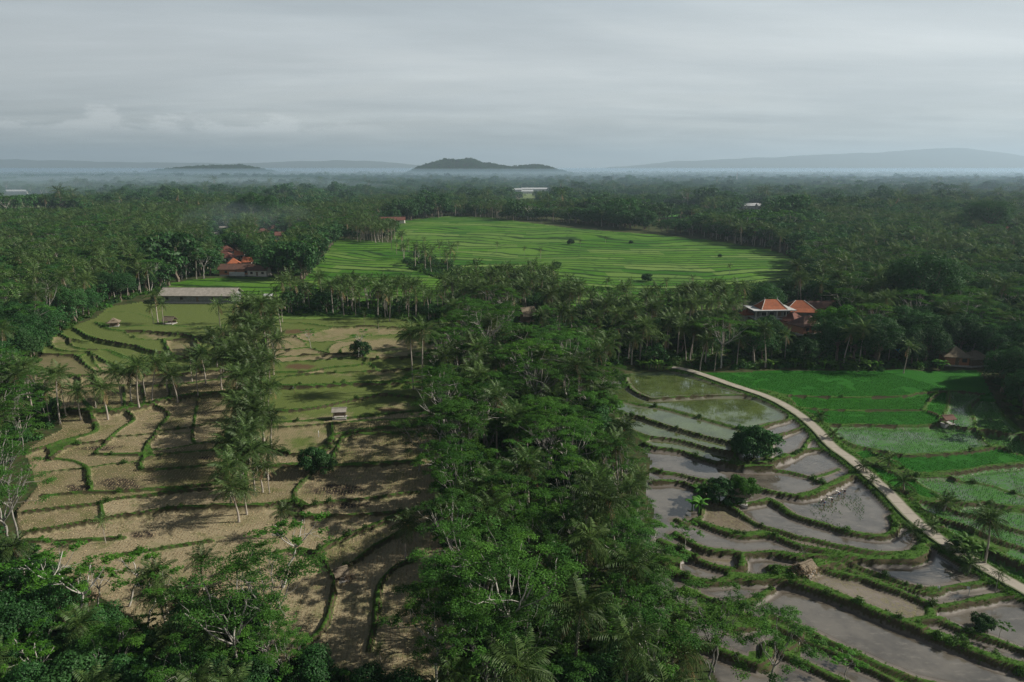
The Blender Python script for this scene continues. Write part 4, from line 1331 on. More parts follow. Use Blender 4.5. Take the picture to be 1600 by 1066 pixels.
M_ORANGE = tile_mat('orange_tiles', (0.3, 0.095, 0.042), (0.2, 0.07, 0.038))
M_RED = tile_mat('weathered_red_tiles', (0.15, 0.06, 0.042), (0.1, 0.045, 0.036))
M_BROWN = tile_mat('brown_tiles', (0.12, 0.062, 0.045), (0.075, 0.045, 0.036))
M_GREYR = tile_mat('grey_sheet_roof', (0.3, 0.27, 0.23), (0.2, 0.18, 0.15))
M_WHITER = tile_mat('white_sheet_roof', (0.44, 0.44, 0.43), (0.3, 0.3, 0.29))
M_THATCH = plain_mat('thatch', (0.1, 0.08, 0.055), (0.2, 0.165, 0.12), 6, .95, .8, .05, (1, 1, .3))
M_PLASTER = plain_mat('pale_plaster', (0.5, 0.47, 0.42), (0.36, 0.33, 0.29), 1.5)
M_BRICK = plain_mat('brick_wall', (0.25, 0.1, 0.06), (0.33, 0.17, 0.1), 4)
M_GREYW = plain_mat('grey_render', (0.2, 0.2, 0.19), (0.12, 0.12, 0.115), 1.5)
M_CONC = plain_mat('concrete', (0.42, 0.42, 0.41), (0.3, 0.3, 0.29), 2)
M_WOOD = plain_mat('weathered_wood', (0.1, 0.07, 0.045), (0.18, 0.135, 0.095), 5, .85, .5, .1, (4, 4, .5))
M_DARK = plain_mat('dark_opening', (0.02, 0.02, 0.02), (0.035, 0.032, 0.03), 3, 0.4)
M_TARP = plain_mat('blue_tarp', (0.03, 0.22, 0.42), (0.05, 0.3, 0.5), 2, .5)
M_STEEL = plain_mat('painted_steel', (0.4, 0.4, 0.4), (0.3, 0.28, 0.27), 2, .5)
M_STONE = plain_mat('grey_stone', (0.24, 0.23, 0.21), (0.36, 0.34, 0.31), 3, .9)


def hip_roof(b, w, d, z, h, ridge, over=0.7, m=0, flare=0.0):
    """four slopes up to a short ridge, thick eaves"""
    w, d = w / 2 + over, d / 2 + over
    rw, rd = max(ridge / 2, .08), 0.08
    lo = [(-w, -d, z), (w, -d, z), (w, d, z), (-w, d, z)]
    mid = [(x * .62 + (rw if x > 0 else -rw) * .38, y * .62, z + h * (.38 - flare)) for x, y, _ in lo]
    up = [(-rw, -rd, z + h), (rw, -rd, z + h), (rw, rd, z + h), (-rw, rd, z + h)]
    bt = [(x, y, z - .14) for x, y, _ in lo]
    V = lo + mid + up + bt
    F = []
    for k in range(4):
        j = (k + 1) % 4
        F += [(k, j, j + 4, k + 4), (k + 4, j + 4, j + 8, k + 8), (k + 12, j + 12, j, k)]
    F += [(8, 9, 10, 11), (15, 14, 13, 12)]
    b.add(V, F, m)
    return [(lo[k], up[k]) for k in range(4)]


def gable_roof(b, w, d, z, h, over=0.6, m=0):
    w, d = w / 2 + over, d / 2 + over
    for s in (-1, 1):
        V = [(-w, s * d, z), (w, s * d, z), (w, 0, z + h), (-w, 0, z + h), (-w, s * d, z - .12), (w, s * d, z - .12), (w, 0, z + h - .12), (-w, 0, z + h - .12)]
        b.add(V, [(0, 1, 2, 3), (4, 7, 6, 5), (0, 4, 5, 1), (1, 5, 6, 2), (3, 7, 4, 0)], m)


def house(name, label, cat, bx, by, w, d, wall, rh, rot=0.0, roof='hip', rm=None, wm=None, group=None, windows=2, door=True, plinth=.4, ridge=None, front=6, open_sides=False, over=0.8, caps=False, below=0.0):
    x, y, _ = unproj(bx, by)
    z = float(gz(x, y)[0])
    e = tag(empty(name, (x, y, z), rot), label, cat, group)
    if front:
        CLEAR.append((x, y, w / 2, max(d, 4) / 2, float(proj(x, y, z)[0]), by - front))
    b = QB()
    b.box((-w / 2 - .25, -d / 2 - .25, -1.2), (w / 2 + .25, d / 2 + .25, plinth))
    b.build('plinth', M_STONE, e)
    if open_sides:
        for sx in (-1, 1):
            for sy in (-1, 1):
                b = QB()
                b.box((sx * (w / 2 - .1) - .08, sy * (d / 2 - .1) - .08, plinth - .02), (sx * (w / 2 - .1) + .08, sy * (d / 2 - .1) + .08, plinth + wall))
                b.build('post', M_WOOD, e)
        b = QB()
        b.box((-w / 2 + .2, d / 2 - .16, plinth - .02), (w / 2 - .2, d / 2 - .06, plinth + wall * .8))
        b.build('back_wall', wm or M_WOOD, e)
    else:
        b = QB()
        b.box((-w / 2, -d / 2, plinth - .02), (w / 2, d / 2, plinth + wall + .1))
        if roof == 'gable':
            for s in (-1, 1):
                xx = s * (w / 2 - .02)
                b.add([(xx, -d / 2, plinth + wall), (xx, d / 2, plinth + wall), (xx, .05, plinth + wall + rh * .93), (xx, -.05, plinth + wall + rh * .93)], [(0, 1, 2, 3)])
        b.build('wall', wm or M_PLASTER, e)
        if door:
            b = QB()
            b.box((-.5, -d / 2 - .06, plinth), (.5, -d / 2 + .02, plinth + 2.1))
            dr = b.build('door', M_WOOD, e)
            b = QB()
            b.box((.3, -d / 2 - .12, plinth + .95), (.4, -d / 2 - .06, plinth + 1.1))
            b.build('handle', M_STEEL, dr)
        for k in range(windows):
            cx = (-1 if k % 2 else 1) * w * (.3 if windows <= 2 else .22 + .2 * (k // 2))
            b = QB()
            for lo, hi in (((cx - .7, plinth + .9), (cx - .6, plinth + 2.1)), ((cx + .6, plinth + .9), (cx + .7, plinth + 2.1)), ((cx - .6, plinth + .9), (cx + .6, plinth + 1.0)), ((cx - .6, plinth + 2.0), (cx + .6, plinth + 2.1))):
                b.box((lo[0], -d / 2 - .07, lo[1]), (hi[0], -d / 2 + .01, hi[1]))
            wi = b.build('window', M_WOOD, e)
            b = QB()
            b.box((cx - .58, -d / 2 - .03, plinth + 1.0), (cx + .58, -d / 2 + .01, plinth + 2.0))
            b.build('pane', M_DARK, wi)
    b = QB()
    zz = plinth + wall + .12
    if roof == 'hip':
        hips = hip_roof(b, w, d, zz, rh, ridge if ridge is not None else max(0.2, w - d), over, 0, .06)
    else:
        gable_roof(b, w, d, zz, rh, over)
    ro = b.build('roof', rm or M_RED, e)
    if roof == 'hip' and caps:
        for lo, up in hips:
            c = QB()
            q = np.array([lo, np.array(lo) * .62 + np.array(up) * .38 - np.array([0, 0, rh * .06]), up]) + np.array([0, 0, .06])
            c.tube(q, .11, 5)
            c.build('ridge_cap', M_PLASTER, ro)
    if roof == 'gable':
        c = QB()
        c.box((-w / 2 - over, -.16, zz + rh - .08), (w / 2 + over, .16, zz + rh + .07))
        c.build('ridge_cap', rm or M_RED, ro)
    return e


# two storey house with an orange hip roof
hx, hy, _ = unproj(1201, 508)
hz = float(gz(hx, hy)[0])
e = tag(empty('two_storey_house', (hx, hy, hz), R(4)), 'two storey house with orange hip roof above a pale flat eave', 'house')
CLEAR.append((hx, hy, 8.0, 5, 1201, 495))
b = QB(); b.box((-5.5, -4, -1), (6.5, 4, 3.4)); b.build('lower_wall', M_PLASTER, e)
b = QB(); b.box((-7.5, -5, 3.4), (7.2, 4.6, 3.65)); b.build('balcony_slab', M_CONC, e)
b = QB(); b.box((-5.3, -3.2, 3.65), (6.2, 4, 6.5)); b.build('upper_wall', M_GREYW, e)
b = QB(); b.box((-8.2, -5.2, 6.5), (7.6, 5, 6.78)); b.build('eave_slab', M_CONC, e)
for k, px in enumerate((-7.2, -3.2, 0.6, 4.0, 6.8)):
    b = QB(); b.box((px - .13, -4.8, 3.65), (px + .13, -4.54, 6.5)); b.build('pillar', M_PLASTER, e)
b = QB()
b.box((-7.2, -4.72, 4.45), (6.8, -4.64, 4.53))
for k in range(29):
    b.box((-7.2 + k * .5 - .02, -4.71, 3.65), (-7.2 + k * .5 + .02, -4.66, 4.45))
b.build('balustrade', M_STEEL, e)
for wx, z0 in ((-3.6, 4.5), (-.8, 4.5), (4.6, 4.5), (-3.4, .9), (3.6, .9)):
    yy = -3.2 if z0 > 3 else -4
    b = QB(); b.box((wx - .95, yy - .06, z0 - .08), (wx + .95, yy + .02, z0 + 1.38)); w_ = b.build('window', M_PLASTER, e)
    b = QB(); b.box((wx - .85, yy - .09, z0), (wx + .85, yy - .05, z0 + 1.3)); b.build('pane', M_DARK, w_)
for wx, z0 in ((2.2, 3.65), (0.4, 0)):
    yy = -3.2 if z0 > 3 else -4
    b = QB(); b.box((wx - .6, yy - .07, z0), (wx + .6, yy + .02, z0 + 2.2)); dr = b.build('door', M_WOOD, e)
    b = QB(); b.box((wx + .38, yy - .13, z0 + .95), (wx + .48, yy - .07, z0 + 1.1)); b.build('handle', M_STEEL, dr)
b = QB(); hips = hip_roof(b, 8.6, 6.6, 6.8, 3.1, 4.6, .6, 0, .05); ro = b.build('roof', M_ORANGE, e)
for lo, up in hips:
    c = QB(); c.tube(np.array([lo, np.array(lo) * .62 + np.array(up) * .38 - np.array([0, 0, .15]), up]) + np.array([0, 0, .06]), .13, 5); c.build('ridge_cap', M_PLASTER, ro)
for s in (-1, 1):
    c = QB(); c.tube([(s * 2.3, 0, 9.8), (s * 2.35, 0, 10.2), (s * 2.55, 0, 10.7)], [.18, .14, .04], 5); c.build('ridge_finial', M_PLASTER, ro)

house('hip_roof_house', 'house with bright orange hip roof just right of the two storey house', 'house', 1247, 497, 12, 9, 2.9, 3.6, R(-8), 'hip', M_ORANGE, M_GREYW, 'village houses by the big house', caps=True, front=6)
house('hip_roof_house', 'long brown roofed house at the right end of the village', 'house', 1285, 492, 12, 6, 2.7, 2.2, R(5), 'gable', M_BROWN, M_BRICK, 'village houses by the big house', front=5)
house('hip_roof_house', 'dull red roofed house below the bright orange hip roof', 'house', 1236, 512, 7, 6, 2.6, 2.8, R(40), 'hip', M_RED, M_BRICK, 'village houses by the big house', front=4)
house('hip_roof_house', 'dark brown roofed house nearest the trees in the village', 'house', 1258, 520, 10, 7, 2.6, 2.8, R(25), 'hip', M_BROWN, M_BRICK, 'village houses by the big house', front=4)
house('shrine', 'small orange roofed shrine left of the two storey house', 'shrine', 1166, 505, 3.4, 3.4, 2.6, 2.0, R(10), 'hip', M_ORANGE, M_STONE, None, 0, True, .5, .3, front=5, over=.6)
house('field_hut', 'thatched hut with an orange brick front beside the green paddy', 'hut', 1489, 570, 6.5, 5, 2.4, 2.6, R(-12), 'hip', M_THATCH, M_BRICK, None, 1, ridge=.4, front=2)
house('field_hut', 'low thatched hut to the right of the orange fronted hut', 'hut', 1520, 571, 5.5, 4.5, 2.0, 2.0, R(10), 'hip', M_THATCH, M_WOOD, None, 1, ridge=1, front=2)
house('long_hall', 'long low hall with a grey sheet roof among green terraces', 'hall', 316, 470, 31, 8.5, 2.6, 2.7, R(-1), 'gable', M_GREYR, M_GREYW, None, 6, True, .3, front=6, over=1.0)
for lb, bx, by, w, d, rot, roof, rm, rh in [
        ('long dark red roof at the front of the hillside hamlet', 372, 430, 17, 6, 3, 'gable', M_BROWN, 2.6), ('house with orange hip roof in the hamlet front row', 366, 421, 6.5, 6, 20, 'hip', M_ORANGE, 3.0),
        ('house with plain orange gable roof right of the orange hip roof', 390, 418, 5, 6.5, 0, 'gable', M_ORANGE, 2.6), ('wide red roof in the middle of the hamlet', 352, 410, 12, 8, -6, 'hip', M_RED, 3.0),
        ('small orange gable roof behind the wide red roof', 376, 406, 4.5, 5, 8, 'gable', M_ORANGE, 2.0), ('red hip roof at the back edge of the hamlet', 352, 400, 11, 8, 12, 'hip', M_RED, 3.2),
        ('brown roof at the right end of the hamlet front', 406, 431, 10, 6, -5, 'gable', M_BROWN, 2.2), ('orange roofed shrine alone among palms above the hamlet', 430, 389, 4.5, 4.5, 0, 'hip', M_ORANGE, 3.2),
        ('grey roofed house behind the hamlet', 347, 364, 14, 8, 5, 'gable', M_GREYR, 2.4), ('low grey roofed shed left of the upper grey roof', 334, 374, 12, 7, -12, 'gable', M_GREYR, 2.4),
        ('pinkish red roof among trees above the hamlet', 427, 363, 9, 7, 0, 'hip', M_RED, 3.0), ('dark red roof left of the pinkish red roof', 411, 369, 10, 8, 10, 'hip', M_RED, 3.0),
        ('small red roof up the slope from the orange shrine', 440, 374, 8, 7, 10, 'gable', M_RED, 2.6),
        ('long red roofed house at the top corner of the green terraces', 611, 349, 27, 8, 4, 'gable', M_RED, 3.0), ('red roofed house alone in the right hand wood', 1573, 366, 10, 8, 8, 'hip', M_ORANGE, 3.2)]:
    house('village_house', lb, 'house', bx, by, w, d, 2.7, rh, R(rot), roof, rm, M_PLASTER if 'dark' not in lb else M_BRICK, 'hamlet houses' if bx < 450 else None, front=9)
for lb, bx, by, w, d, rot in [('long white roofed shed by the yellowish far field', 838, 299, 66, 12, 2), ('short white roofed shed below the longest far shed', 824, 303, 22, 10, 0), ('white roofed shed left of the longest far shed', 806, 300, 26, 12, -3),
                              ('pale roofed far house beside the light clearing', 1172, 327, 24, 12, 3), ('small pale far house right of the pale roofed one', 1190, 328, 12, 9, 0), ('white shed far off in the misty left paddies', 22, 303, 60, 12, 0)]:
    house('far_shed', lb, 'shed', bx, by, w, d, 4.5, 3.0, R(rot), 'gable', M_WHITER, M_PLASTER, 'pale roofs far off', windows=4, front=1, over=1)
house('field_hut', 'grey tin roofed hut in the middle of the fallow terraces', 'hut', 531, 655, 2.8, 2.0, 1.6, 0.7, R(8), 'gable', M_GREYR, M_WOOD, None, 0, open_sides=True, plinth=.35, over=.35, front=0)
house('field_hut', 'dark thatched hut above the curved green terraces', 'hut', 179, 511, 2.6, 2.3, 1.2, 1.5, R(20), 'hip', M_THATCH, M_WOOD, None, 0, ridge=.2, over=.8, front=0)
house('field_hut', 'low thatched shelter at the foot of three leaning palms', 'hut', 266, 506, 3.4, 2.6, 1.0, 1.4, R(-10), 'gable', M_THATCH, M_WOOD, None, 0, open_sides=True, plinth=.2, over=.5, front=0)
house('field_hut', 'small dull brown shelter on the bund of the wet paddies', 'hut', 1478, 665, 2.3, 1.9, 1.1, .7, R(12), 'gable', M_BROWN, M_WOOD, None, 0, open_sides=True, over=.4, front=0)
house('field_hut', 'thatched shelter under trees between the flooded paddies', 'hut', 1150, 786, 3.4, 2.6, 1.6, 1.5, R(-15), 'gable', M_THATCH, M_WOOD, None, 0, open_sides=True, over=.5, front=0)
house('field_hut', 'steep thatched hut inside the dark wood', 'hut', 824, 505, 4.2, 4.0, 2.4, 3.0, R(25), 'gable', M_THATCH, M_WOOD, None, 1, front=5)
house('field_hut', 'collapsed grey thatch shelter beside the bare bush', 'hut', 1257, 897, 1.9, 1.5, 0.3, .8, R(30), 'gable', M_THATCH, M_WOOD, None, 0, open_sides=True, plinth=.15, over=.5, front=0)
house('field_hut', 'tiny pale roofed shelter beside the small green terraces', 'hut', 420, 468, 3.0, 2.2, 1.2, .8, R(5), 'gable', M_WHITER, M_WOOD, None, 0, open_sides=True, over=.4, front=0)
house('field_hut', 'tiny thatch shelter on the shaded bund', 'hut', 533, 907, 1.6, 1.3, 1.0, 0.9, R(30), 'gable', M_THATCH, M_WOOD, None, 0, open_sides=True, plinth=.15, over=.3, front=0)

# white compound wall before the hamlet, blue tarp
x, y, _ = unproj(372, 432)
b = QB(); b.box((-4, -.15, -.8), (4, .15, 1.9)); b.box((-4.1, -.22, 1.9), (4.1, .22, 2.05))
o = b.build('compound_wall', M_WHITER); o.location = (x, y - 1, float(gz(x, y)[0])); tag(o, 'white compound wall in front of the hamlet roofs', 'wall')
x, y, _ = unproj(1405, 556)
n = 9
tt = np.linspace(-1, 1, n)
TX, TY = np.meshgrid(tt, tt)
TZ = 2.3 - 0.9 * np.abs(TY) - .15 * TX ** 2 + 0.1 * vnoise(TX, TY, .4, 3)
ii = np.arange(n * n).reshape(n, n)
TF = np.stack([ii[:-1, :-1], ii[:-1, 1:], ii[1:, 1:], ii[1:, :-1]], -1).reshape(-1, 4)
e = tag(empty('tarp_shelter', (x, y, float(gz(x, y)[0])), .3), 'blue tarp strung up under the palms beside the green paddy', 'tarp')
link('tarp', qmesh('tarp', np.stack([TX * 1.7, TY * 1.5, TZ], -1), TF, [M_TARP]), e)
for sx in (-1, 1):
    b = QB(); b.tube([(sx * 1.5, 0, -.2), (sx * 1.5, 0, 2.2)], .05, 5); b.build('pole', M_WOOD, e)
CLEAR.append((x, y, 1.5, 2, 1405, 552))


def mast(label, bx, ty, dist, h):
    u = (bx - 800) / FPX
    x, y = u * dist * 1.03, dist
    e = tag(empty('radio_mast', (x, y, float(hgt(x, y)))), label, 'mast', 'radio masts')
    for sx in (-1, 1):
        for sy in (-1, 1):
            b = QB(); b.tube([(sx * 1.6, sy * 1.6, 0), (sx * .5, sy * .5, h)], .38, 4); b.build('leg', M_STEEL, e)
    b = QB()
    for k in range(12):
        z0, z1 = h * k / 12, h * (k + 1) / 12
        r0, r1 = 1.6 - 1.1 * k / 12, 1.6 - 1.1 * (k + 1) / 12
        for s in (-1, 1):
            b.tube([(-r0, s * r0, z0), (r1, s * r1, z1)], .2, 3)
            b.tube([(s * r0, -r0, z0), (s * r1, r1, z1)], .2, 3)
    b.build('bracing', M_STEEL, e)
    b = QB(); b.tube([(0, 0, h - .2), (0, 0, h + 5)], .3, 4); b.build('antenna', M_STEEL, e)


mast('taller thin radio mast standing above the far tree line', 1132, 266, 1900, 38)
mast('shorter radio mast just left of the taller one', 1123, 274, 1900, 26)

# ------------------------------------------------------------------ people planting rice
M_SKIN = plain_mat('skin', (0.22, 0.11, 0.065), (0.25, 0.13, 0.08), 5, .6, .1)
M_HAT = plain_mat('woven_hat', (0.55, 0.5, 0.4), (0.65, 0.6, 0.5), 9, .9)
CLOTH = [plain_mat('cloth_' + n, c, tuple(q * .8 for q in c), 4, .9) for n, c in (('white', (.6, .6, .58)), ('dark', (.05, .05, .07)), ('blue', (.07, .1, .2)), ('grey', (.25, .25, .25)))]


def skin_body(name, joints, edges, mat, parent):
    me = bpy.data.meshes.new(name)
    me.from_pydata([j[:3] for j in joints], edges, [])
    me.materials.append(mat)
    o = link(name, me, parent)
    sk = o.modifiers.new('skin', 'SKIN')
    for v, j in zip(me.skin_vertices[0].data, joints):
        v.radius = (j[3], j[3])
    me.skin_vertices[0].data[0].use_root = True
    sub = o.modifiers.new('sub', 'SUBSURF')
    sub.levels = sub.render_levels = 2
    return o


def planter(label, bx, by, rz, shirt, trousers, twist):
    x, y, _ = unproj(bx, by)
    z = float(gz(x, y)[0])
    e = tag(empty('person', (x, y, z), rz), label, 'person', 'rice planters in the water')
    # standing in the water, bent forward at the hips, both hands reaching down to the mud (faces +x)
    hip = [(0, 0, .82, .12), (.18, 0, .95, .12), (.42, 0, .98, .13), (.55, 0, .95, .07), (.68, 0, .93, .085), (.76, 0, .9, .07)]
    J = list(hip)
    E = [(0, 1), (1, 2), (2, 3), (3, 4), (4, 5)]
    for s in (-1, 1):
        k = len(J)
        J += [(0, s * .1, .8, .085), (.08 + s * .06 * twist, s * .13, .45, .06), (.0 + s * .1 * twist, s * .14, .06, .045), (.14 + s * .1 * twist, s * .15, .0, .035)]
        E += [(0, k), (k, k + 1), (k + 1, k + 2), (k + 2, k + 3)]
        k = len(J)
        J += [(.47, s * .19, .9, .055), (.5 + .1 * s * twist, s * .22, .6, .042), (.62 + .12 * s * twist, s * .14, .34, .032), (.66 + .12 * s * twist, s * .12, .25, .03)]
        E += [(2, k), (k, k + 1), (k + 1, k + 2), (k + 2, k + 3)]
        h = k + 3
        for f in range(5):
            k = len(J)
            a = (f - 2) * .018
            J += [(.68 + .12 * s * twist + (.03 if f == 4 else 0), s * .12 + a, .19, .009), (.69 + .12 * s * twist, s * .12 + a * 1.2, .15 + .01 * abs(f - 2), .008)]
            E += [(h, k), (k, k + 1)]
    skin_body('body', J, E, M_SKIN, e)
    skin_body('shirt', [(0.02, 0, .84, .135), (.18, 0, .96, .135), (.42, 0, .99, .145), (.5, 0, .97, .1), (.47, .19, .9, .068), (.5 + .1 * twist, .22, .62, .055), (.47, -.19, .9, .068), (.5 - .1 * twist, -.22, .62, .055)],
              [(0, 1), (1, 2), (2, 3), (2, 4), (4, 5), (2, 6), (6, 7)], shirt, e)
    skin_body('trousers', [(0, 0, .8, .14), (0, .1, .76, .1), (.08 + .06 * twist, .13, .42, .075), (0, -.1, .76, .1), (.08 - .06 * twist, -.13, .42, .075)], [(0, 1), (1, 2), (0, 3), (3, 4)], trousers, e)
    b = QB()
    a = np.arange(12) * math.pi / 6
    rg = lambda r, zz: np.stack([.7 + np.cos(a) * r, np.sin(a) * r, np.full(12, zz)], 1)
    j = np.arange(12)
    V = np.concatenate([rg(.02, 1.16), rg(.24, 1.0), rg(.23, .985)])
    b.add(V, np.concatenate([np.stack([j, (j + 1) % 12, (j + 1) % 12 + 12, j + 12], 1), np.stack([j + 12, (j + 1) % 12 + 12, (j + 1) % 12 + 24, j + 24], 1)]))
    b.build('hat', M_HAT, e)


planter('person in white shirt and wide hat planting rice, farthest from the path', 1288, 790, 2.6, CLOTH[1], CLOTH[2], .6)
planter('person in white shirt and straw hat bending in the paddy near the first planter', 1300, 785, 2.9, CLOTH[0], CLOTH[1], -.7)
planter('person in grey clothes planting rice between two white hats', 1311, 775, 2.4, CLOTH[0], CLOTH[2], .8)
planter('person in dark clothes planting rice nearest the concrete path', 1320, 771, 3.1, CLOTH[3], CLOTH[1], -.5)
for o, l in zip([o for o in C.objects if o.name.startswith('person')], ('person in dark shirt and wide hat planting rice, farthest from the path', 'person in white shirt and dark trousers bent over the water beside the dark shirt',
                                                                        'person in white shirt and blue trousers planting rice', 'person in grey shirt planting rice nearest the concrete path')):
    o['label'] = l

# stakes with white rags in the fields
for lb, bx, by, h in [('thin white stake standing in the olive fallow terrace', 498, 683, 1.5), ('white topped stake beside the bank of shrubs', 460, 614, 1.8), ('white post beside the small tree in the upper terrace', 565, 558, 3.5), ('white rag on a stake at the end of the lowest bund', 1514, 930, 1.4),
                      ('white rag on a stake beside the muddy strip', 1247, 1018, 1.8), ('white rag on a stake low by the flooded strip', 1467, 928, 1.0)]:
    x, y, _ = unproj(bx, by)
    e = tag(empty('field_stake', (x, y, float(gz(x, y)[0])), random.uniform(0, 6)), lb, 'stake', 'stakes in the fields')
    b = QB(); b.tube([(0, 0, -.3), (.05, 0, h * .6), (.02, .03, h)], [.05, .045, .035], 6); b.build('pole', M_WHITER if h != 1.8 else M_WOOD, e)
    b = QB()
    q = np.linspace(0, 1, 5)
    V = np.concatenate([np.stack([.02 + q * .45, .05 * np.sin(q * 5), h - .02 - q * .12], 1), np.stack([.02 + q * .4, .05 * np.sin(q * 4 + 1), h - .42 - q * .15], 1)])
    i = np.arange(4)
    b.add(V, np.stack([i, i + 1, i + 6, i + 5], 1)); b.build('rag', CLOTH[0], e)
# ------------------------------------------------------------------ plant everything
for zi, (mx, poly, sp) in enumerate(ZONES):
    for kind, x, y, h in scatter(poly, sp, MIXES[mx], 900, 40 + zi):
        if any(inpoly(x, y, [tuple(q) for q in gp]) for gp in FARGAPS) or not clear_of_houses(x, y, h):
            continue
        r, c = gridix(np.array([x]), np.array([y]))
        if RD[r[0], c[0]] < 3.2:
            continue
        grow(kind, x, y, h)
# the wooded plain: every tree of it, thinning only with distance
g = np.random.default_rng(77)
FOREST = []
yy = 330.0
blocked = [FC, FM, FL, FR] + [z[1] for z in ZONES]
while yy < 5400:
    sp = 6.2 + max(0, yy - 600) * 0.0046
    n = int(2 * (0.9 * yy + 30) / sp)
    X = np.linspace(-0.9 * yy - 30, 0.9 * yy + 30, n) + g.uniform(-.5, .5, n) * sp
    Y = yy + g.uniform(-.5, .5, n) * sp
    px, py, _ = proj(X, Y, hgt(X, Y))
    ok = np.ones(n, bool)
    for p in blocked:
        ok &= ~inpoly(px, py, p)
    ok &= ~((py > 345) & (px < 1250) & (px > 470) & (py < 470) & inpoly(px, py, [(470, 470), (540, 366), (610, 372), (620, 342), (760, 336), (1100, 371), (1255, 405), (1255, 470)]))
    for gp in FARGAPS:
        ok &= ~inpoly(X, Y, [tuple(q) for q in gp])
    dens = vnoise(X, Y, 90, 21) + 0.5 * vnoise(X, Y, 35, 22)
    ok &= dens > -0.85
    for x, y in zip(X[ok], Y[ok]):
        kn = float(vnoise(x, y, 75, 51)) + .5 * float(vnoise(x, y, 30, 52))
        pw = np.array([.62 + .5 * kn, .25 - .4 * kn, .12 + .1 * float(vnoise(x, y, 50, 53))]).clip(.03, 1)
        m = MIXES['far'][g.choice(3, p=pw / pw.sum())]
        hh = g.uniform(m[2], m[3]) * (1 + 0.3 * float(vnoise(x, y, 60, 23))) * (1.45 if g.random() < .04 else 1)
        if clear_of_houses(x, y, hh):
            FOREST.append([m[0], x, y, hh])
    yy += sp

KMAX = {'coconut_palm': 290, 'umbrella_tree': 290, 'broadleaf_tree': 290}
things = []
for kind in dict.fromkeys([r[0] for r in REC]):
    li = [r for r in REC if r[0] == kind]
    vis = []
    for r in li:
        z = float(gz(r[1], r[2])[0])
        pb, pt = proj(r[1], r[2], z), proj(r[1], r[2], z + r[3])
        size = r[3] / math.hypot(r[1], r[2])
        rad = 0.45 * r[3] / float(pb[2]) * FPX
        inside = -rad < float(pt[0]) < 1600 + rad and float(pt[1]) < 1066
        r += [z, float(pt[0]), float(pt[1]), float(pb[1]), size, inside]
        vis.append(r)
    vis.sort(key=lambda r: (not r[11], -r[10]))
    keep = [r for r in vis[:KMAX.get(kind, 999)] if r[11]]
    things += keep
    kept = set(map(id, keep))
    FOREST += [[r[0] if r[0] in KMAX else 'umbrella_tree' if r[0] == 'sparse_tree' else 'broadleaf_tree', r[1], r[2], r[3]] for r in vis if id(r) not in kept and (r[0] in KMAX or r[0] == 'sparse_tree')]

ZPHRASE = [((100, 460), 'in the misty wood left of the grey hall'), ((30, 400), 'high in the left wood'), ((200, 420), 'behind the grey hall roof'), ((30, 560), 'on the left edge by the curved terraces'), ((30, 680), 'on the left edge of the dry fields'),
           ((20, 800), 'at the left edge, low down'), ((90, 920), 'in the low thicket at bottom left'), ((250, 930), 'in the low thicket below the dry fields'), ((420, 960), 'beside the shaded fields'), ((580, 1040), 'at the bottom below the shaded fields'),
           ((230, 610), 'on the bank above the dry fields'), ((390, 520), 'at the head of the palm column'), ((395, 630), 'in the middle of the palm column'), ((390, 760), 'at the foot of the palm column'), ((250, 480), 'by the thatched shelter'),
           ((560, 480), 'in the row across the terraces'), ((660, 400), 'in the middle of the bright terraces'), ((780, 450), 'below the bright terraces'), ((700, 520), 'at the top of the central grove'), ((860, 560), 'in the upper central grove'),
           ((720, 640), 'on the left of the middle grove'), ((880, 680), 'in the heart of the grove'), ((960, 700), 'at the grove edge by the paddies'), ((700, 790), 'at the grove edge by dry fields'), ((850, 800), 'in the lower middle grove'),
           ((980, 830), 'by the muddy paddies'), ((720, 950), 'in the lower grove by shaded fields'), ((850, 960), 'in the dense lower grove'), ((1000, 960), 'in the lower grove by water'), ((1100, 960), 'below the flooded terraces'),
           ((980, 480), 'in the belt below the terraces'), ((1100, 540), 'where the path enters the trees'), ((1180, 520), 'before the two storey house'), ((1240, 430), 'behind the two storey house'), ((1270, 550), 'along the top green paddy'),
           ((1400, 540), 'behind the top green paddy'), ((1500, 520), 'around the thatched huts'), ((1360, 460), 'on the slope right of the village'), ((1500, 440), 'in the right hand wood'), ((1400, 370), 'high in the right hand wood'),
           ((1580, 600), 'at the right edge by green paddies'), ((1350, 730), 'beside the concrete path'), ((1490, 850), 'beside the lower path'), ((1170, 690), 'on the islet between flooded paddies'), ((1130, 770), 'by the thatched shelter in water'),
           ((1530, 970), 'in the flooded paddy corner'), ((1320, 1030), 'on the bund of the lowest water'), ((400, 370), 'above the hamlet'), ((470, 400), 'between hamlet and bright terraces'), ((580, 355), 'behind the top of the bright terraces'), ((500, 720), 'on the bund of fallow terraces'),
           ((1580, 430), 'at the right edge of the wood'), ((60, 350), 'at the back of the left wood')]
KNAME = {'coconut_palm': ('coconut palm', 'palm'), 'young_palm': ('young palm', 'palm'), 'umbrella_tree': ('flat-crowned feathery tree', 'tree'), 'slender_tree': ('thin light-leaved tree', 'tree'), 'sparse_tree': ('sparse pale-limbed tree', 'tree'), 'bushy_tree': ('low bushy tree', 'tree'), 'broadleaf_tree': ('dark round-crowned tree', 'tree'),
         'light_green_tree': ('light green leafy tree', 'tree'), 'bare_tree': ('pale bare tree', 'tree'), 'banana_plant': ('banana plant', 'banana plant'), 'shrub': ('shrub', 'shrub'), 'dry_bush': ('dry brown bush', 'bush')}
HSPLIT = {'coconut_palm': (9.5, 13), 'umbrella_tree': (11.5, 14.5), 'broadleaf_tree': (8, 11.5)}
groups = {}
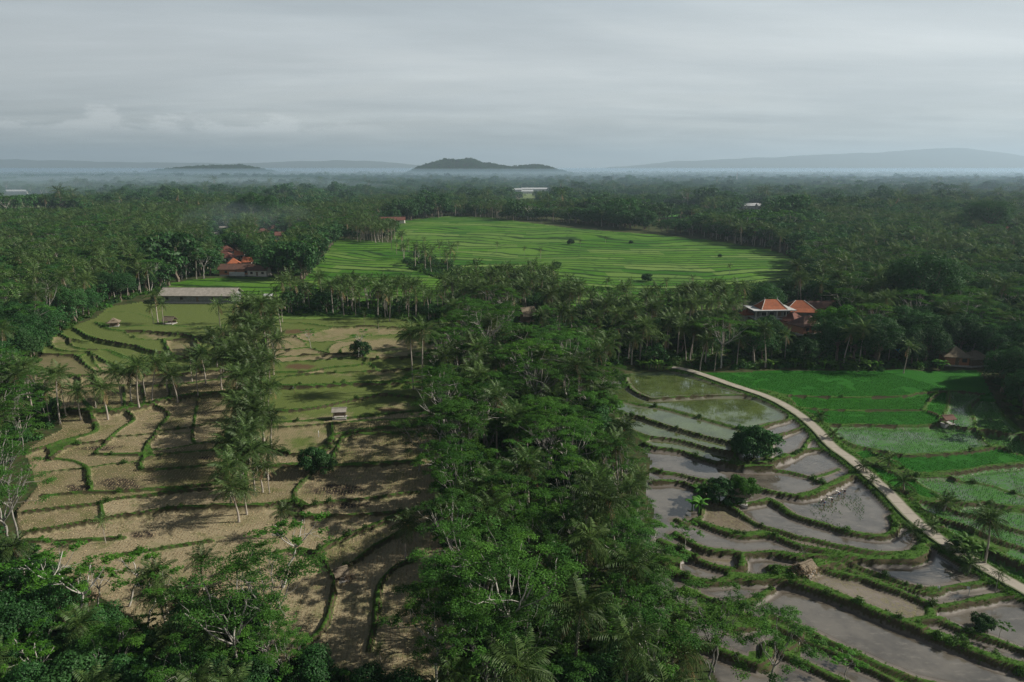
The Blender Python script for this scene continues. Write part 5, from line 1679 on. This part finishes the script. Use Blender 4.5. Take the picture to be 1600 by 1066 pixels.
for r in things:
    kind, h = r[0], r[3]
    cx, cy = r[7], (r[8] + r[9]) / 2
    ph = min(ZPHRASE, key=lambda z: math.hypot(z[0][0] - cx, (z[0][1] - cy) * 1.3))[1]
    sp = HSPLIT.get(kind)
    size = '' if not sp else ('short ' if h < sp[0] else 'tall ' if h > sp[1] else '')
    r.append((size + KNAME[kind][0], ph))
    groups.setdefault((kind, r[-1]), []).append(r)
protos = {}


def first_copy(kind, v, loc):
    tm, cm, nm, H, nn = VAR[kind][v]
    e = empty(kind)
    link(nn[0], tm, e)
    link(nn[1], cm, e)
    if nm:
        link('coconut_cluster', nm, e)
    return e


def copy_thing(root):
    r = root.copy()
    C.objects.link(r)
    for ch in root.children:
        c = ch.copy()
        C.objects.link(c)
        c.parent = r
    return r


for (kind, (lk, ph)), li in groups.items():
    li.sort(key=lambda r: r[7])
    for k, r in enumerate(li):
        vs = VAR[kind]
        order = sorted(range(len(vs)), key=lambda i: abs(vs[i][3] - r[3]))
        v = order[0] if random.random() < 0.65 or len(vs) < 3 else order[1]
        if (kind, v) not in protos:
            protos[kind, v] = e = first_copy(kind, v, None)
        else:
            e = copy_thing(protos[kind, v])
        s = r[3] / vs[v][3]
        e.location = (r[1], r[2], r[6] - 0.05)
        q = random.uniform(.92, 1.1)
        e.scale = (s ** .6 * q, s ** .6 * q, s) if kind == 'coconut_palm' else (s * q, s * q, s)
        e.rotation_euler = (random.gauss(0, .025), random.gauss(0, .025), r[4])
        lab = f'{lk} {ph}' if len(li) == 1 else f'{lk} {ph}, {ordinal(k + 1)} from left'
        tag(e, lab, KNAME[kind][1], {'coconut_palm': 'coconut palms', 'umbrella_tree': 'flat-crowned trees', 'broadleaf_tree': 'dark leafy trees', 'banana_plant': 'banana plants', 'slender_tree': 'thin young trees'}.get(kind, kind.replace('_', ' ') + 's'))
        assert len(lab.split()) <= 16, lab


# ------------------------------------------------------------------ masses nobody could count: instanced on points
def masses(name, label, cat, pts, which, rot, scl, meshes):
    """one object of kind stuff: meshes[which[i]] set at pts[i]"""
    me = bpy.data.meshes.new(name)
    me.vertices.add(len(pts))
    me.vertices.foreach_set('co', np.asarray(pts, np.float32).ravel())
    for k, a, ty in (('which', which, 'INT'), ('turn', rot, 'FLOAT'), ('size', scl, 'FLOAT')):
        at_ = me.attributes.new(k, ty, 'POINT')
        at_.data.foreach_set('value', np.asarray(a, np.int32 if ty == 'INT' else np.float32))
    o = link(name, me)
    ng = bpy.data.node_groups.new(name, 'GeometryNodeTree')
    ng.interface.new_socket('Geometry', in_out='INPUT', socket_type='NodeSocketGeometry')
    ng.interface.new_socket('Geometry', in_out='OUTPUT', socket_type='NodeSocketGeometry')
    N, K = ng.nodes, ng.links
    gi, go, jn = N.new('NodeGroupInput'), N.new('NodeGroupOutput'), N.new('GeometryNodeJoinGeometry')

    def na(nm, ty):
        a = N.new('GeometryNodeInputNamedAttribute')
        a.data_type = ty
        a.inputs['Name'].default_value = nm
        return a.outputs['Attribute']
    wa, ta, sa = na('which', 'INT'), na('turn', 'FLOAT'), na('size', 'FLOAT')
    cx = N.new('ShaderNodeCombineXYZ')
    K.new(ta, cx.inputs[2])
    for k, m in enumerate(meshes):
        src = bpy.data.objects.new(name + '_source', m)
        oi = N.new('GeometryNodeObjectInfo')
        oi.inputs['Object'].default_value = src
        oi.inputs['As Instance'].default_value = True
        cmp = N.new('FunctionNodeCompare')
        cmp.data_type, cmp.operation = 'INT', 'EQUAL'
        ib = [s for s in cmp.inputs if s.type == 'INT']
        K.new(wa, ib[0])
        ib[1].default_value = k
        ip = N.new('GeometryNodeInstanceOnPoints')
        K.new(gi.outputs[0], ip.inputs['Points'])
        K.new(cmp.outputs[0], ip.inputs['Selection'])
        K.new(oi.outputs['Geometry'], ip.inputs['Instance'])
        K.new(cx.outputs[0], ip.inputs['Rotation'])
        K.new(sa, ip.inputs['Scale'])
        K.new(ip.outputs[0], jn.inputs[0])
    K.new(jn.outputs[0], go.inputs[0])
    md = o.modifiers.new('scatter', 'NODES')
    md.node_group = ng
    return tag(o, label, cat, None, 'stuff')


def whole(parts, name, mats):
    """trunk and crown in one mesh, for masses"""
    b = QB()
    for p, m in zip(parts, (len(mats) - 1, 0)):
        V, F, M, T = np.concatenate(p.V), np.concatenate(p.F), np.concatenate(p.M), np.concatenate(p.T)
        b.V.append(V); b.F.append(F + b.n); b.M.append(M if m == 0 else np.full(len(F), m)); b.T.append(T); b.n += len(V)
    return b.mesh(name, mats)


FM_ = []
FK = {'broadleaf_tree': [], 'coconut_palm': [], 'umbrella_tree': []}
for k in range(5):
    FK['broadleaf_tree'].append((len(FM_), 10.0)); FM_.append(whole(broad_parts(10, 4.8 + .3 * k, 700 + k, 11, 95, 0.85, .15), 'far_leafy_tree', [M_BROAD, M_BBARK]))
for k in range(3):
    FK['coconut_palm'].append((len(FM_), 12.0)); FM_.append(whole(palm_parts(10, 720 + k, 15, 4.6, .8, 6, 2, False, 4, 4, .42)[:2], 'far_palm', [M_PALM, M_DRYF, M_PTRUNK]))
for k in range(3):
    FK['umbrella_tree'].append((len(FM_), 12.0)); FM_.append(whole(umbrella_parts(12, 6.5, 740 + k, 14, 60, 0.7), 'far_feathery_tree', [M_FEATH, M_WBARK]))
fx = np.array([f[1] for f in FOREST]); fy = np.array([f[2] for f in FOREST]); fh = np.array([f[3] for f in FOREST])
wh, sc = [], []
for f in FOREST:
    i, H = FK[f[0]][random.randrange(len(FK[f[0]]))]
    wh.append(i)
    sc.append(f[3] / H)
print('forest', len(FOREST), 'things', len(things))
masses('forest', 'wooded plain of countless palms and leafy trees fading into mist', 'forest', np.stack([fx, fy, gz(fx, fy) - .1], 1), wh, np.random.default_rng(3).uniform(0, 6.28, len(wh)), sc, FM_)

# undergrowth through the woods
UP = []
for zi, (mx, poly, sp) in enumerate(ZONES):
    s = 1.9 if sp < 5.1 else 2.6
    for q in scatter(poly, s if mx != 'palms' else 2.4, [('shrub', 1, 1, 1)], 420, 90 + zi):
        UP.append((q[1], q[2]))
UP = np.array(UP)
r, c = gridix(UP[:, 0], UP[:, 1])
cl = np.ones(len(UP), bool)
for hx_, hy_, hw, dp, _, _ in CLEAR:
    cl &= ~((np.abs(UP[:, 0] - hx_) < hw + .5) & (np.abs(UP[:, 1] - hy_) < dp + 1))
UP = UP[(RD[r, c] > 3.4) & cl]
gg = np.random.default_rng(8)
bush = [shrub_parts(800 + k, 190, 1.2, 1.0, 0.5) for k in range(4)]
BM = [whole(p, 'undergrowth_bush', [m, M_BBARK]) for p, m in zip(bush, (M_SHRUB, M_BROAD, M_SHRUB, M_LIGHT))]
uw = gg.choice(4, len(UP), p=(.35, .3, .28, .07))
masses('undergrowth', 'dense green undergrowth below the palms and trees', 'undergrowth', np.stack([UP[:, 0], UP[:, 1], gz(UP[:, 0], UP[:, 1]) - .1], 1), uw, gg.uniform(0, 6.28, len(UP)), gg.uniform(.6, 1.7, len(UP)), BM)

# bank shrubs and bund grass along the bunds
GP, GS, SP_ = [], [], []
for w, h, gr, ln in BLINES:
    for a, b_ in zip(ln[:-1], ln[1:]):
        L = np.linalg.norm(b_ - a)
        dist = max(60, (a[1] + b_[1]) / 2)
        if dist > 330:
            continue
        n = gg.poisson(L * min(2 * w, 2.6) * 4.2 * min(1.0, 150 / dist))
        t_ = gg.uniform(0, 1, n)[:, None]
        nn = np.array([b_[1] - a[1], a[0] - b_[0]]) / (L + 1e-6)
        p = a + (b_ - a) * t_ + nn * gg.uniform(-w - .15, w + .15, n)[:, None]
        GP.append(p); GS.append(gg.uniform(.35, 1.25, n) * (0.3 + .22 * w))
        if w >= 1.15:
            n = gg.poisson(L * w * .3)
            SP_.append(a + (b_ - a) * gg.uniform(0, 1, n)[:, None] + nn * gg.uniform(-w, w, n)[:, None])
        elif gg.random() < .06:
            SP_.append(a[None] + (b_ - a) * .5)
pl2 = path_line
for s in (-1, 1):
    for k in range(7):
        p = pl2 + Nn * s * gg.uniform(PW + .15, PW + 1.6, len(pl2))[:, None] + gg.normal(0, .4, pl2.shape)
        GP.append(p); GS.append(gg.uniform(.5, 1.1, len(p)))
GP, GS = np.concatenate(GP), np.concatenate(GS)


def tuft(seed, blades, hgt_, wid, spread, mat, name):
    q = np.random.default_rng(seed)
    b = QB()
    for k in range(blades):
        a = q.uniform(0, 6.28)
        d = np.array([math.cos(a), math.sin(a), 0])
        s = np.array([-d[1], d[0], 0]) * wid
        p0 = d * q.uniform(0, spread)
        H = hgt_ * q.uniform(.6, 1.2)
        p1, p2 = p0 + d * H * .2 + np.array([0, 0, H * .65]), p0 + d * H * .55 + np.array([0, 0, H])
        b.add([p0 - s, p0 + s, p1 + s, p1 - s], [(0, 1, 2, 3)], 0, q.uniform(0, 1))
        b.add([p1 - s, p1 + s, p2 + s * .1, p2 - s * .1], [(0, 1, 2, 3)], 0, q.uniform(0, 1))
    return b.mesh(name, [mat])


def on_ground(p):
    r, c = gridix(p[:, 0], p[:, 1])
    return r, c


r, c = on_ground(GP)
ok = (GP[:, 1] > Y0 + 1) & ((BD[r, c] < .15)) & (RD[r, c] > PW + .1)
GP, GS = GP[ok], GS[ok]
TU = [tuft(900 + k, 13, .42, .03, .26, M_GRASS, 'grass_tuft') for k in range(4)]
masses('bund_grass', 'rough grass growing along the bunds and the path edge', 'grass', np.stack([GP[:, 0], GP[:, 1], gz(GP[:, 0], GP[:, 1]) - .05], 1), gg.integers(0, 4, len(GP)), gg.uniform(0, 6.28, len(GP)), GS, TU)
SP_ = np.concatenate(SP_)
r, c = on_ground(SP_)
SP_ = SP_[(SP_[:, 1] > Y0 + 1) & (BD[r, c] < .3) & (RD[r, c] > 3)]
SMB = [whole(shrub_parts(820 + k, 200, .8, 1.0, 0.3), 'bank_bush', [M_SHRUB, M_BBARK]) for k in range(3)]
masses('bank_scrub', 'low leafy scrub on the thicker banks between the fields', 'scrub', np.stack([SP_[:, 0], SP_[:, 1], gz(SP_[:, 0], SP_[:, 1]) - .1], 1), gg.integers(0, 3, len(SP_)), gg.uniform(0, 6.28, len(SP_)), gg.uniform(.4, 1.0, len(SP_)), SMB)

# rice stubble in rows, seedlings in the wet paddies
def row_points(types, ymax, dx, dy, rot, keep, edge):
    ca, sa = math.cos(rot), math.sin(rot)
    A, B = np.meshgrid(np.arange(-150, 190, dx), np.arange(20, ymax + 60, dy))
    X, Y = A * ca - B * sa, A * sa + B * ca
    X, Y = X.ravel() + gg.normal(0, .05, X.size), Y.ravel() + gg.normal(0, .05, X.size)
    m = (Y > Y0 + 1) & (Y < ymax) & (np.abs(X / np.maximum(Y, 1)) < .93)
    X, Y = X[m], Y[m]
    r, c = gridix(X, Y)
    tid = np.zeros(len(ids), bool)
    for i, t in ctype.items():
        tid[i] = t in types
    m = (comp[r, c] >= 0) & tid[inv[r, c]] & (BD[r, c] > edge) & (gg.random(len(X)) < keep)
    patch = vnoise(X, Y, 4.0, 33) + .6 * vnoise(X, Y, 1.6, 34)
    m &= patch > -.75
    return np.stack([X[m], Y[m], Z[r, c][m] - .03], 1)


SPT = row_points(('stubble',), 185, .6, .3, .12, .85, .25)
masses('rice_stubble', 'rows of cut rice stubble in the dry brown fields', 'stubble', SPT, gg.integers(0, 3, len(SPT)), gg.uniform(0, 6.28, len(SPT)), gg.uniform(.6, 1.3, len(SPT)), [tuft(940 + k, 6, .2, .022, .07, M_STUB, 'stubble_tuft') for k in range(3)])
SPT = row_points(('wet',), 190, .55, .42, .25, .8, .2)
A, B = np.meshgrid(np.arange(30, 75, .62), np.arange(85, 150, .3))
px, py, _ = proj(A, B, gz(A.ravel(), B.ravel()).reshape(A.shape))
m = inpoly(px, py, [(1262, 792), (1330, 762), (1352, 790), (1345, 832), (1285, 828)]) & (gg.random(A.shape) < .55 + .5 * vnoise(A, B, 5.0, 61)) & (vnoise(A, B * .3, 2.2, 62) > -.35)
A, B = A[m] + gg.normal(0, .05, m.sum()), B[m] + gg.normal(0, .06, m.sum())
SPT = np.concatenate([SPT, np.stack([A, B, gz(A, B) - .04], 1)])
masses('rice_seedling_rows', 'rows of young rice seedlings standing in water', 'seedlings', SPT, gg.integers(0, 3, len(SPT)), gg.uniform(0, 6.28, len(SPT)), gg.uniform(.6, 1.2, len(SPT)), [tuft(950 + k, 6, .28, .018, .06, M_RICE, 'seedling_tuft') for k in range(3)])
SPT = row_points(('rice',), 205, .5, .5, .5, .95, .1)
masses('young_rice', 'thick young rice standing in the bright green paddies', 'rice', SPT, gg.integers(0, 3, len(SPT)), gg.uniform(0, 6.28, len(SPT)), gg.uniform(.7, 1.2, len(SPT)), [tuft(960 + k, 9, .26, .02, .2, M_RICE, 'rice_tuft') for k in range(3)])

# ------------------------------------------------------------------ hills
M_HILL = terrain_mat('wooded_hill', b_ground)


def hill(name, label, dist, profile, depth, seed, trees=0, bumpy=6):
    """ridge from (photo px, py) crest points, built as a rounded hill of real depth"""
    pr = np.array(profile, float)
    xs = (pr[:, 0] - 800) / FPX * dist * 1.03
    zs = np.array([CAMZ + (261.5 - p) / FPX * dist * 1.06 for p in pr[:, 1]])
    n, m_ = 160, 48
    X = np.linspace(xs[0], xs[-1], n)
    crest = np.interp(X, xs, zs)
    k = np.ones(9) / 9
    crest = np.convolve(np.pad(crest, 4, mode='edge'), k, 'valid')
    V = np.linspace(-1, 1, m_)
    XX, VV = np.meshgrid(X, V)
    ZZ = (crest[None] - 4) * (np.cos(VV * math.pi) * .5 + .5) ** .8 + 2
    YY = dist + VV * depth
    ZZ = ZZ + np.clip(ZZ / 60, 0, 1) * (bumpy * vnoise(XX, YY, depth * .22, seed) + bumpy * .4 * vnoise(XX, YY, depth * .07, seed + 1))
    ii = np.arange(n * m_).reshape(m_, n)
    F = np.stack([ii[:-1, :-1], ii[:-1, 1:], ii[1:, 1:], ii[1:, :-1]], -1).reshape(-1, 4)
    o = link(name, qmesh(name, np.stack([XX, YY, ZZ], -1), F, [M_HILL], None, {'bd': np.full(n * m_, 9.0)}, True))
    tag(o, label, 'hill', None, 'structure')
    if trees:
        q = np.random.default_rng(seed)
        a, b_ = q.integers(0, n - 1, trees), q.integers(0, m_ // 2 + 6, trees)
        pts = np.stack([XX[b_, a], YY[b_, a], ZZ[b_, a]], 1) + np.stack([q.uniform(-.5, .5, trees) * (X[1] - X[0]), q.uniform(-.5, .5, trees) * 2 * depth / m_, np.full(trees, -1.0)], 1)
        return pts
    return None


HT = [hill('wooded_hill', 'low wooded double hill rising out of the mist', 4300, [(640, 275), (655, 268), (680, 259), (700, 255), (730, 254), (750, 255), (775, 261), (800, 264), (820, 262), (838, 260), (855, 263), (880, 271), (900, 276)], 330, 5, 2600, 9),
      hill('wooded_rise', 'faint long wooded rise far off in mist', 4800, [(250, 276), (290, 266), (340, 262), (400, 261), (440, 268), (470, 276)], 300, 8, 1500, 5)]
hill('mountain', 'broad volcano slope fading into cloud on the right', 16000, [(860, 274), (940, 262), (1050, 253), (1200, 247), (1350, 240), (1440, 234), (1500, 240), (1560, 253), (1620, 257), (1800, 266), (1950, 276)], 2500, 11, 0, 20)
hill('ridge', 'long low blue ridge on the left horizon', 15000, [(-200, 256), (60, 250), (200, 254), (400, 256), (560, 251), (660, 258), (900, 270)], 1500, 14, 0, 15)
hill('wooded_knoll', 'small dark knoll beyond the radio masts', 3000, [(1215, 280), (1235, 272), (1250, 270), (1262, 273), (1285, 280)], 120, 17, 0, 4)
HP = np.concatenate(HT)
hq = np.random.default_rng(9)
masses('hill_forest', 'dark trees covering the low misty hills', 'forest', HP, hq.integers(0, 5, len(HP)), hq.uniform(0, 6.28, len(HP)), hq.uniform(1.2, 2.2, len(HP)), FM_[:5])
# ------------------------------------------------------------------ sky, sun, haze
SUN_EL, SUN_AZ = R(32), R(84)          # azimuth clockwise from the view direction (+y), so the sun stands to the right
sd = Vector((math.sin(SUN_AZ) * math.cos(SUN_EL), math.cos(SUN_AZ) * math.cos(SUN_EL), math.sin(SUN_EL)))
sun = bpy.data.lights.new('sun', 'SUN')
sun.energy = 5.0
sun.angle = R(0.6)
sun.color = (1.0, 0.95, 0.86)
so = bpy.data.objects.new('sun', sun)
so.rotation_euler = sd.to_track_quat('Z', 'Y').to_euler()
so.location = (200, 50, 300)
C.objects.link(so)

w = bpy.data.worlds.new('World')
scene.world = w
w.use_nodes = True
t = NT(w.node_tree)
sky = t.n('ShaderNodeTexSky', sky_type='NISHITA')
sky.sun_disc = False
sky.sun_elevation = SUN_EL
sky.sun_rotation = SUN_AZ
sky.altitude = 200
sky.air_density = 1.2
sky.dust_density = 2.0
dirv = t.n('ShaderNodeTexCoord').outputs['Generated']
sx = t.n('ShaderNodeSeparateXYZ', {0: dirv}).outputs
z = t.math('MAXIMUM', sx[2], 0.0)
den = t.math('ADD', z, 0.07)
pv = t.n('ShaderNodeCombineXYZ', {0: t.math('DIVIDE', sx[0], den), 1: t.math('DIVIDE', sx[1], den), 2: 0.0}).outputs[0]
# a broken layer of high thin cloud, seen edge-on towards the horizon
n1 = t.noise(t.mapping(pv, (0.22, 0.5, 1), (0, 0, 0.35)), 1.0, 7, 0.6, 0.6)
n2 = t.noise(t.mapping(pv, (0.5, 1.6, 1), (0, 0, 0.3), (3.1, 7.7, 0)), 1.0, 6, 0.62, 0.3)
n3 = t.noise(t.mapping(dirv, (3, 3, 26)), 2.2, 6, 0.6, 0.25)
rp = t.n('ShaderNodeValToRGB', {'Fac': z})
el = rp.color_ramp.elements
stops = [(0.0, (0.31, 0.335, 0.34)), (0.03, (0.345, 0.37, 0.37)), (0.08, (0.385, 0.415, 0.43)), (0.14, (0.425, 0.455, 0.47)), (0.22, (0.35, 0.39, 0.415)), (0.52, (0.32, 0.35, 0.37)), (0.68, (0.03, 0.045, 0.07)), (1.0, (0.015, 0.025, 0.045))]
while len(el) < len(stops):
    el.new(0.5)
for e_, (p_, c_) in zip(el, stops):
    e_.position = p_
    e_.color = (*c_, 1)
base = rp.outputs[0]
lum = t.math('MULTIPLY_ADD', t.step(n1, 0.3, 0.7), 0.2, 0.845)
lum = t.math('MULTIPLY', lum, t.math('MULTIPLY_ADD', t.step(n2, 0.35, 0.75), 0.1, 0.96))
# brighter to the right, where the sun is
lum = t.math('MULTIPLY', lum, t.math('MULTIPLY_ADD', sx[0], 0.13, 1.0))
lowband = t.step(z, 0.11, 0.03)
lum = t.math('MULTIPLY', lum, t.math('ADD', 1.0, t.math('MULTIPLY', lowband, t.math('MULTIPLY_ADD', t.step(n3, 0.38, 0.68), 0.22, -0.12))))
warm = t.mix(t.math('MULTIPLY', t.step(n1, 0.4, 0.7), 0.35), base, t.mix(1.0, base, (1.09, 1.03, 0.95), 'MULTIPLY'))
cloud = t.mix(1.0, warm, t.n('ShaderNodeCombineColor', {0: lum, 1: lum, 2: lum}).outputs[0], 'MULTIPLY')
# cumulus bank low on the left
bank = t.math('MULTIPLY', t.step(t.math('ADD', t.noise(t.mapping(dirv, (7, 7, 20)), 1.6, 6, 0.65), t.math('MULTIPLY', z, -7.5)), 0.04, 0.16), t.math('MULTIPLY', t.step(sx[0], -0.05, -0.35), t.step(z, 0.035, 0.05)))
cloud = t.mix(t.math('MULTIPLY', bank, 0.3), cloud, (0.68, 0.7, 0.7))
bg1 = t.n('ShaderNodeBackground', {'Color': sky.outputs[0], 'Strength': 0.05}).outputs[0]
bg2 = t.n('ShaderNodeBackground', {'Color': cloud, 'Strength': 1.0}).outputs[0]
mx = t.n('ShaderNodeMixShader', {0: 0.88, 1: bg1, 2: bg2}).outputs[0]
o = t.n('ShaderNodeOutputWorld')
t.nt.links.new(mx, o.inputs['Surface'])


def volume_mat(name, dens, col, aniso=0.25):
    m, t = newmat(name)
    v = t.n('ShaderNodeVolumePrincipled', {'Color': col, 'Density': dens, 'Anisotropy': aniso}).outputs[0]
    t.out(None, v)
    return m


def vol_box(name, label, lo, hi, mat):
    b = QB()
    b.box(lo, hi)
    return tag(b.build(name, mat), label, name, None, 'stuff')


vol_box('haze', 'pale blue morning haze over the whole plain', (-20000, -440, -9), (20000, 20000, 470), volume_mat('haze_air', 1.0e-4, (0.45, 0.57, 0.68)))
vol_box('mist', 'thin blue mist filling the air over the far woods', (-9500, 800, -7), (9500, 9000, 54), volume_mat('mist_air', 1.9e-4, (0.38, 0.55, 0.70)))
for top, near, dn, word in ((15, 1500, 2.5e-4, 'lowest'), (26, 2000, 3e-4, 'middle'), (40, 2700, 2.5e-4, 'upper')):
    vol_box('mist', f'pale {word} layer of ground mist beyond the last trees', (-9000 + top, near, -6 + top * .02), (9000 - top, 8200 + top, top), volume_mat('mist_air', dn, (0.43, 0.50, 0.55)))


def mist_bank(label, cx, cy, rx, ry, rz, dens, seed):
    a, b_ = np.meshgrid(np.linspace(0, 2 * math.pi, 41)[:-1], np.linspace(-1, 1, 17))
    r = np.sqrt(np.clip(1 - b_ ** 2, 0.0004, 1))
    x, y = r * np.cos(a), r * np.sin(a)
    k = 1 + .22 * vnoise(x * 3 + seed, y * 3, .7, seed)
    V = np.stack([cx + x * rx * k, cy + y * ry * k, 8 + np.clip(b_ * rz * k, -11, 99)], -1).reshape(-1, 3)
    ii = np.arange(17 * 40).reshape(17, 40)
    nx = np.roll(ii, -1, 1)
    F = np.stack([ii[:-1], nx[:-1], nx[1:], ii[1:]], -1).reshape(-1, 4)
    F = np.concatenate([F, [[ii[0, 0], ii[0, 30], ii[0, 20], ii[0, 10]], [ii[16, 0], ii[16, 10], ii[16, 20], ii[16, 30]]]])
    tag(link('mist', qmesh('mist', V, F, [volume_mat('mist_air', dens, (0.5, 0.62, 0.72))])), label, 'mist', None, 'stuff')


mist_bank('pale smoke-like mist drifting over the left wood', -950, 1500, 700, 520, 40, 9e-4, 3)
mist_bank('thin bluish smoke hanging above the hamlet', -215, 560, 60, 60, 26, 1.1e-3, 5)

scene.view_settings.view_transform = 'Standard'
scene.view_settings.look = 'None'
scene.view_settings.exposure = 0.68
scene.view_settings.gamma = 1.0
scene.render.resolution_x, scene.render.resolution_y = 1024, 682
scene.render.film_transparent = False
cy = scene.cycles
cy.use_denoising = True
cy.denoiser = 'OPENIMAGEDENOISE'
cy.denoising_input_passes = 'RGB_ALBEDO_NORMAL'
cy.denoising_prefilter = 'NONE'
cy.max_bounces = 5
cy.diffuse_bounces = 2
cy.glossy_bounces = 2
cy.transmission_bounces = 3
cy.transparent_max_bounces = 4
cy.volume_bounces = 1
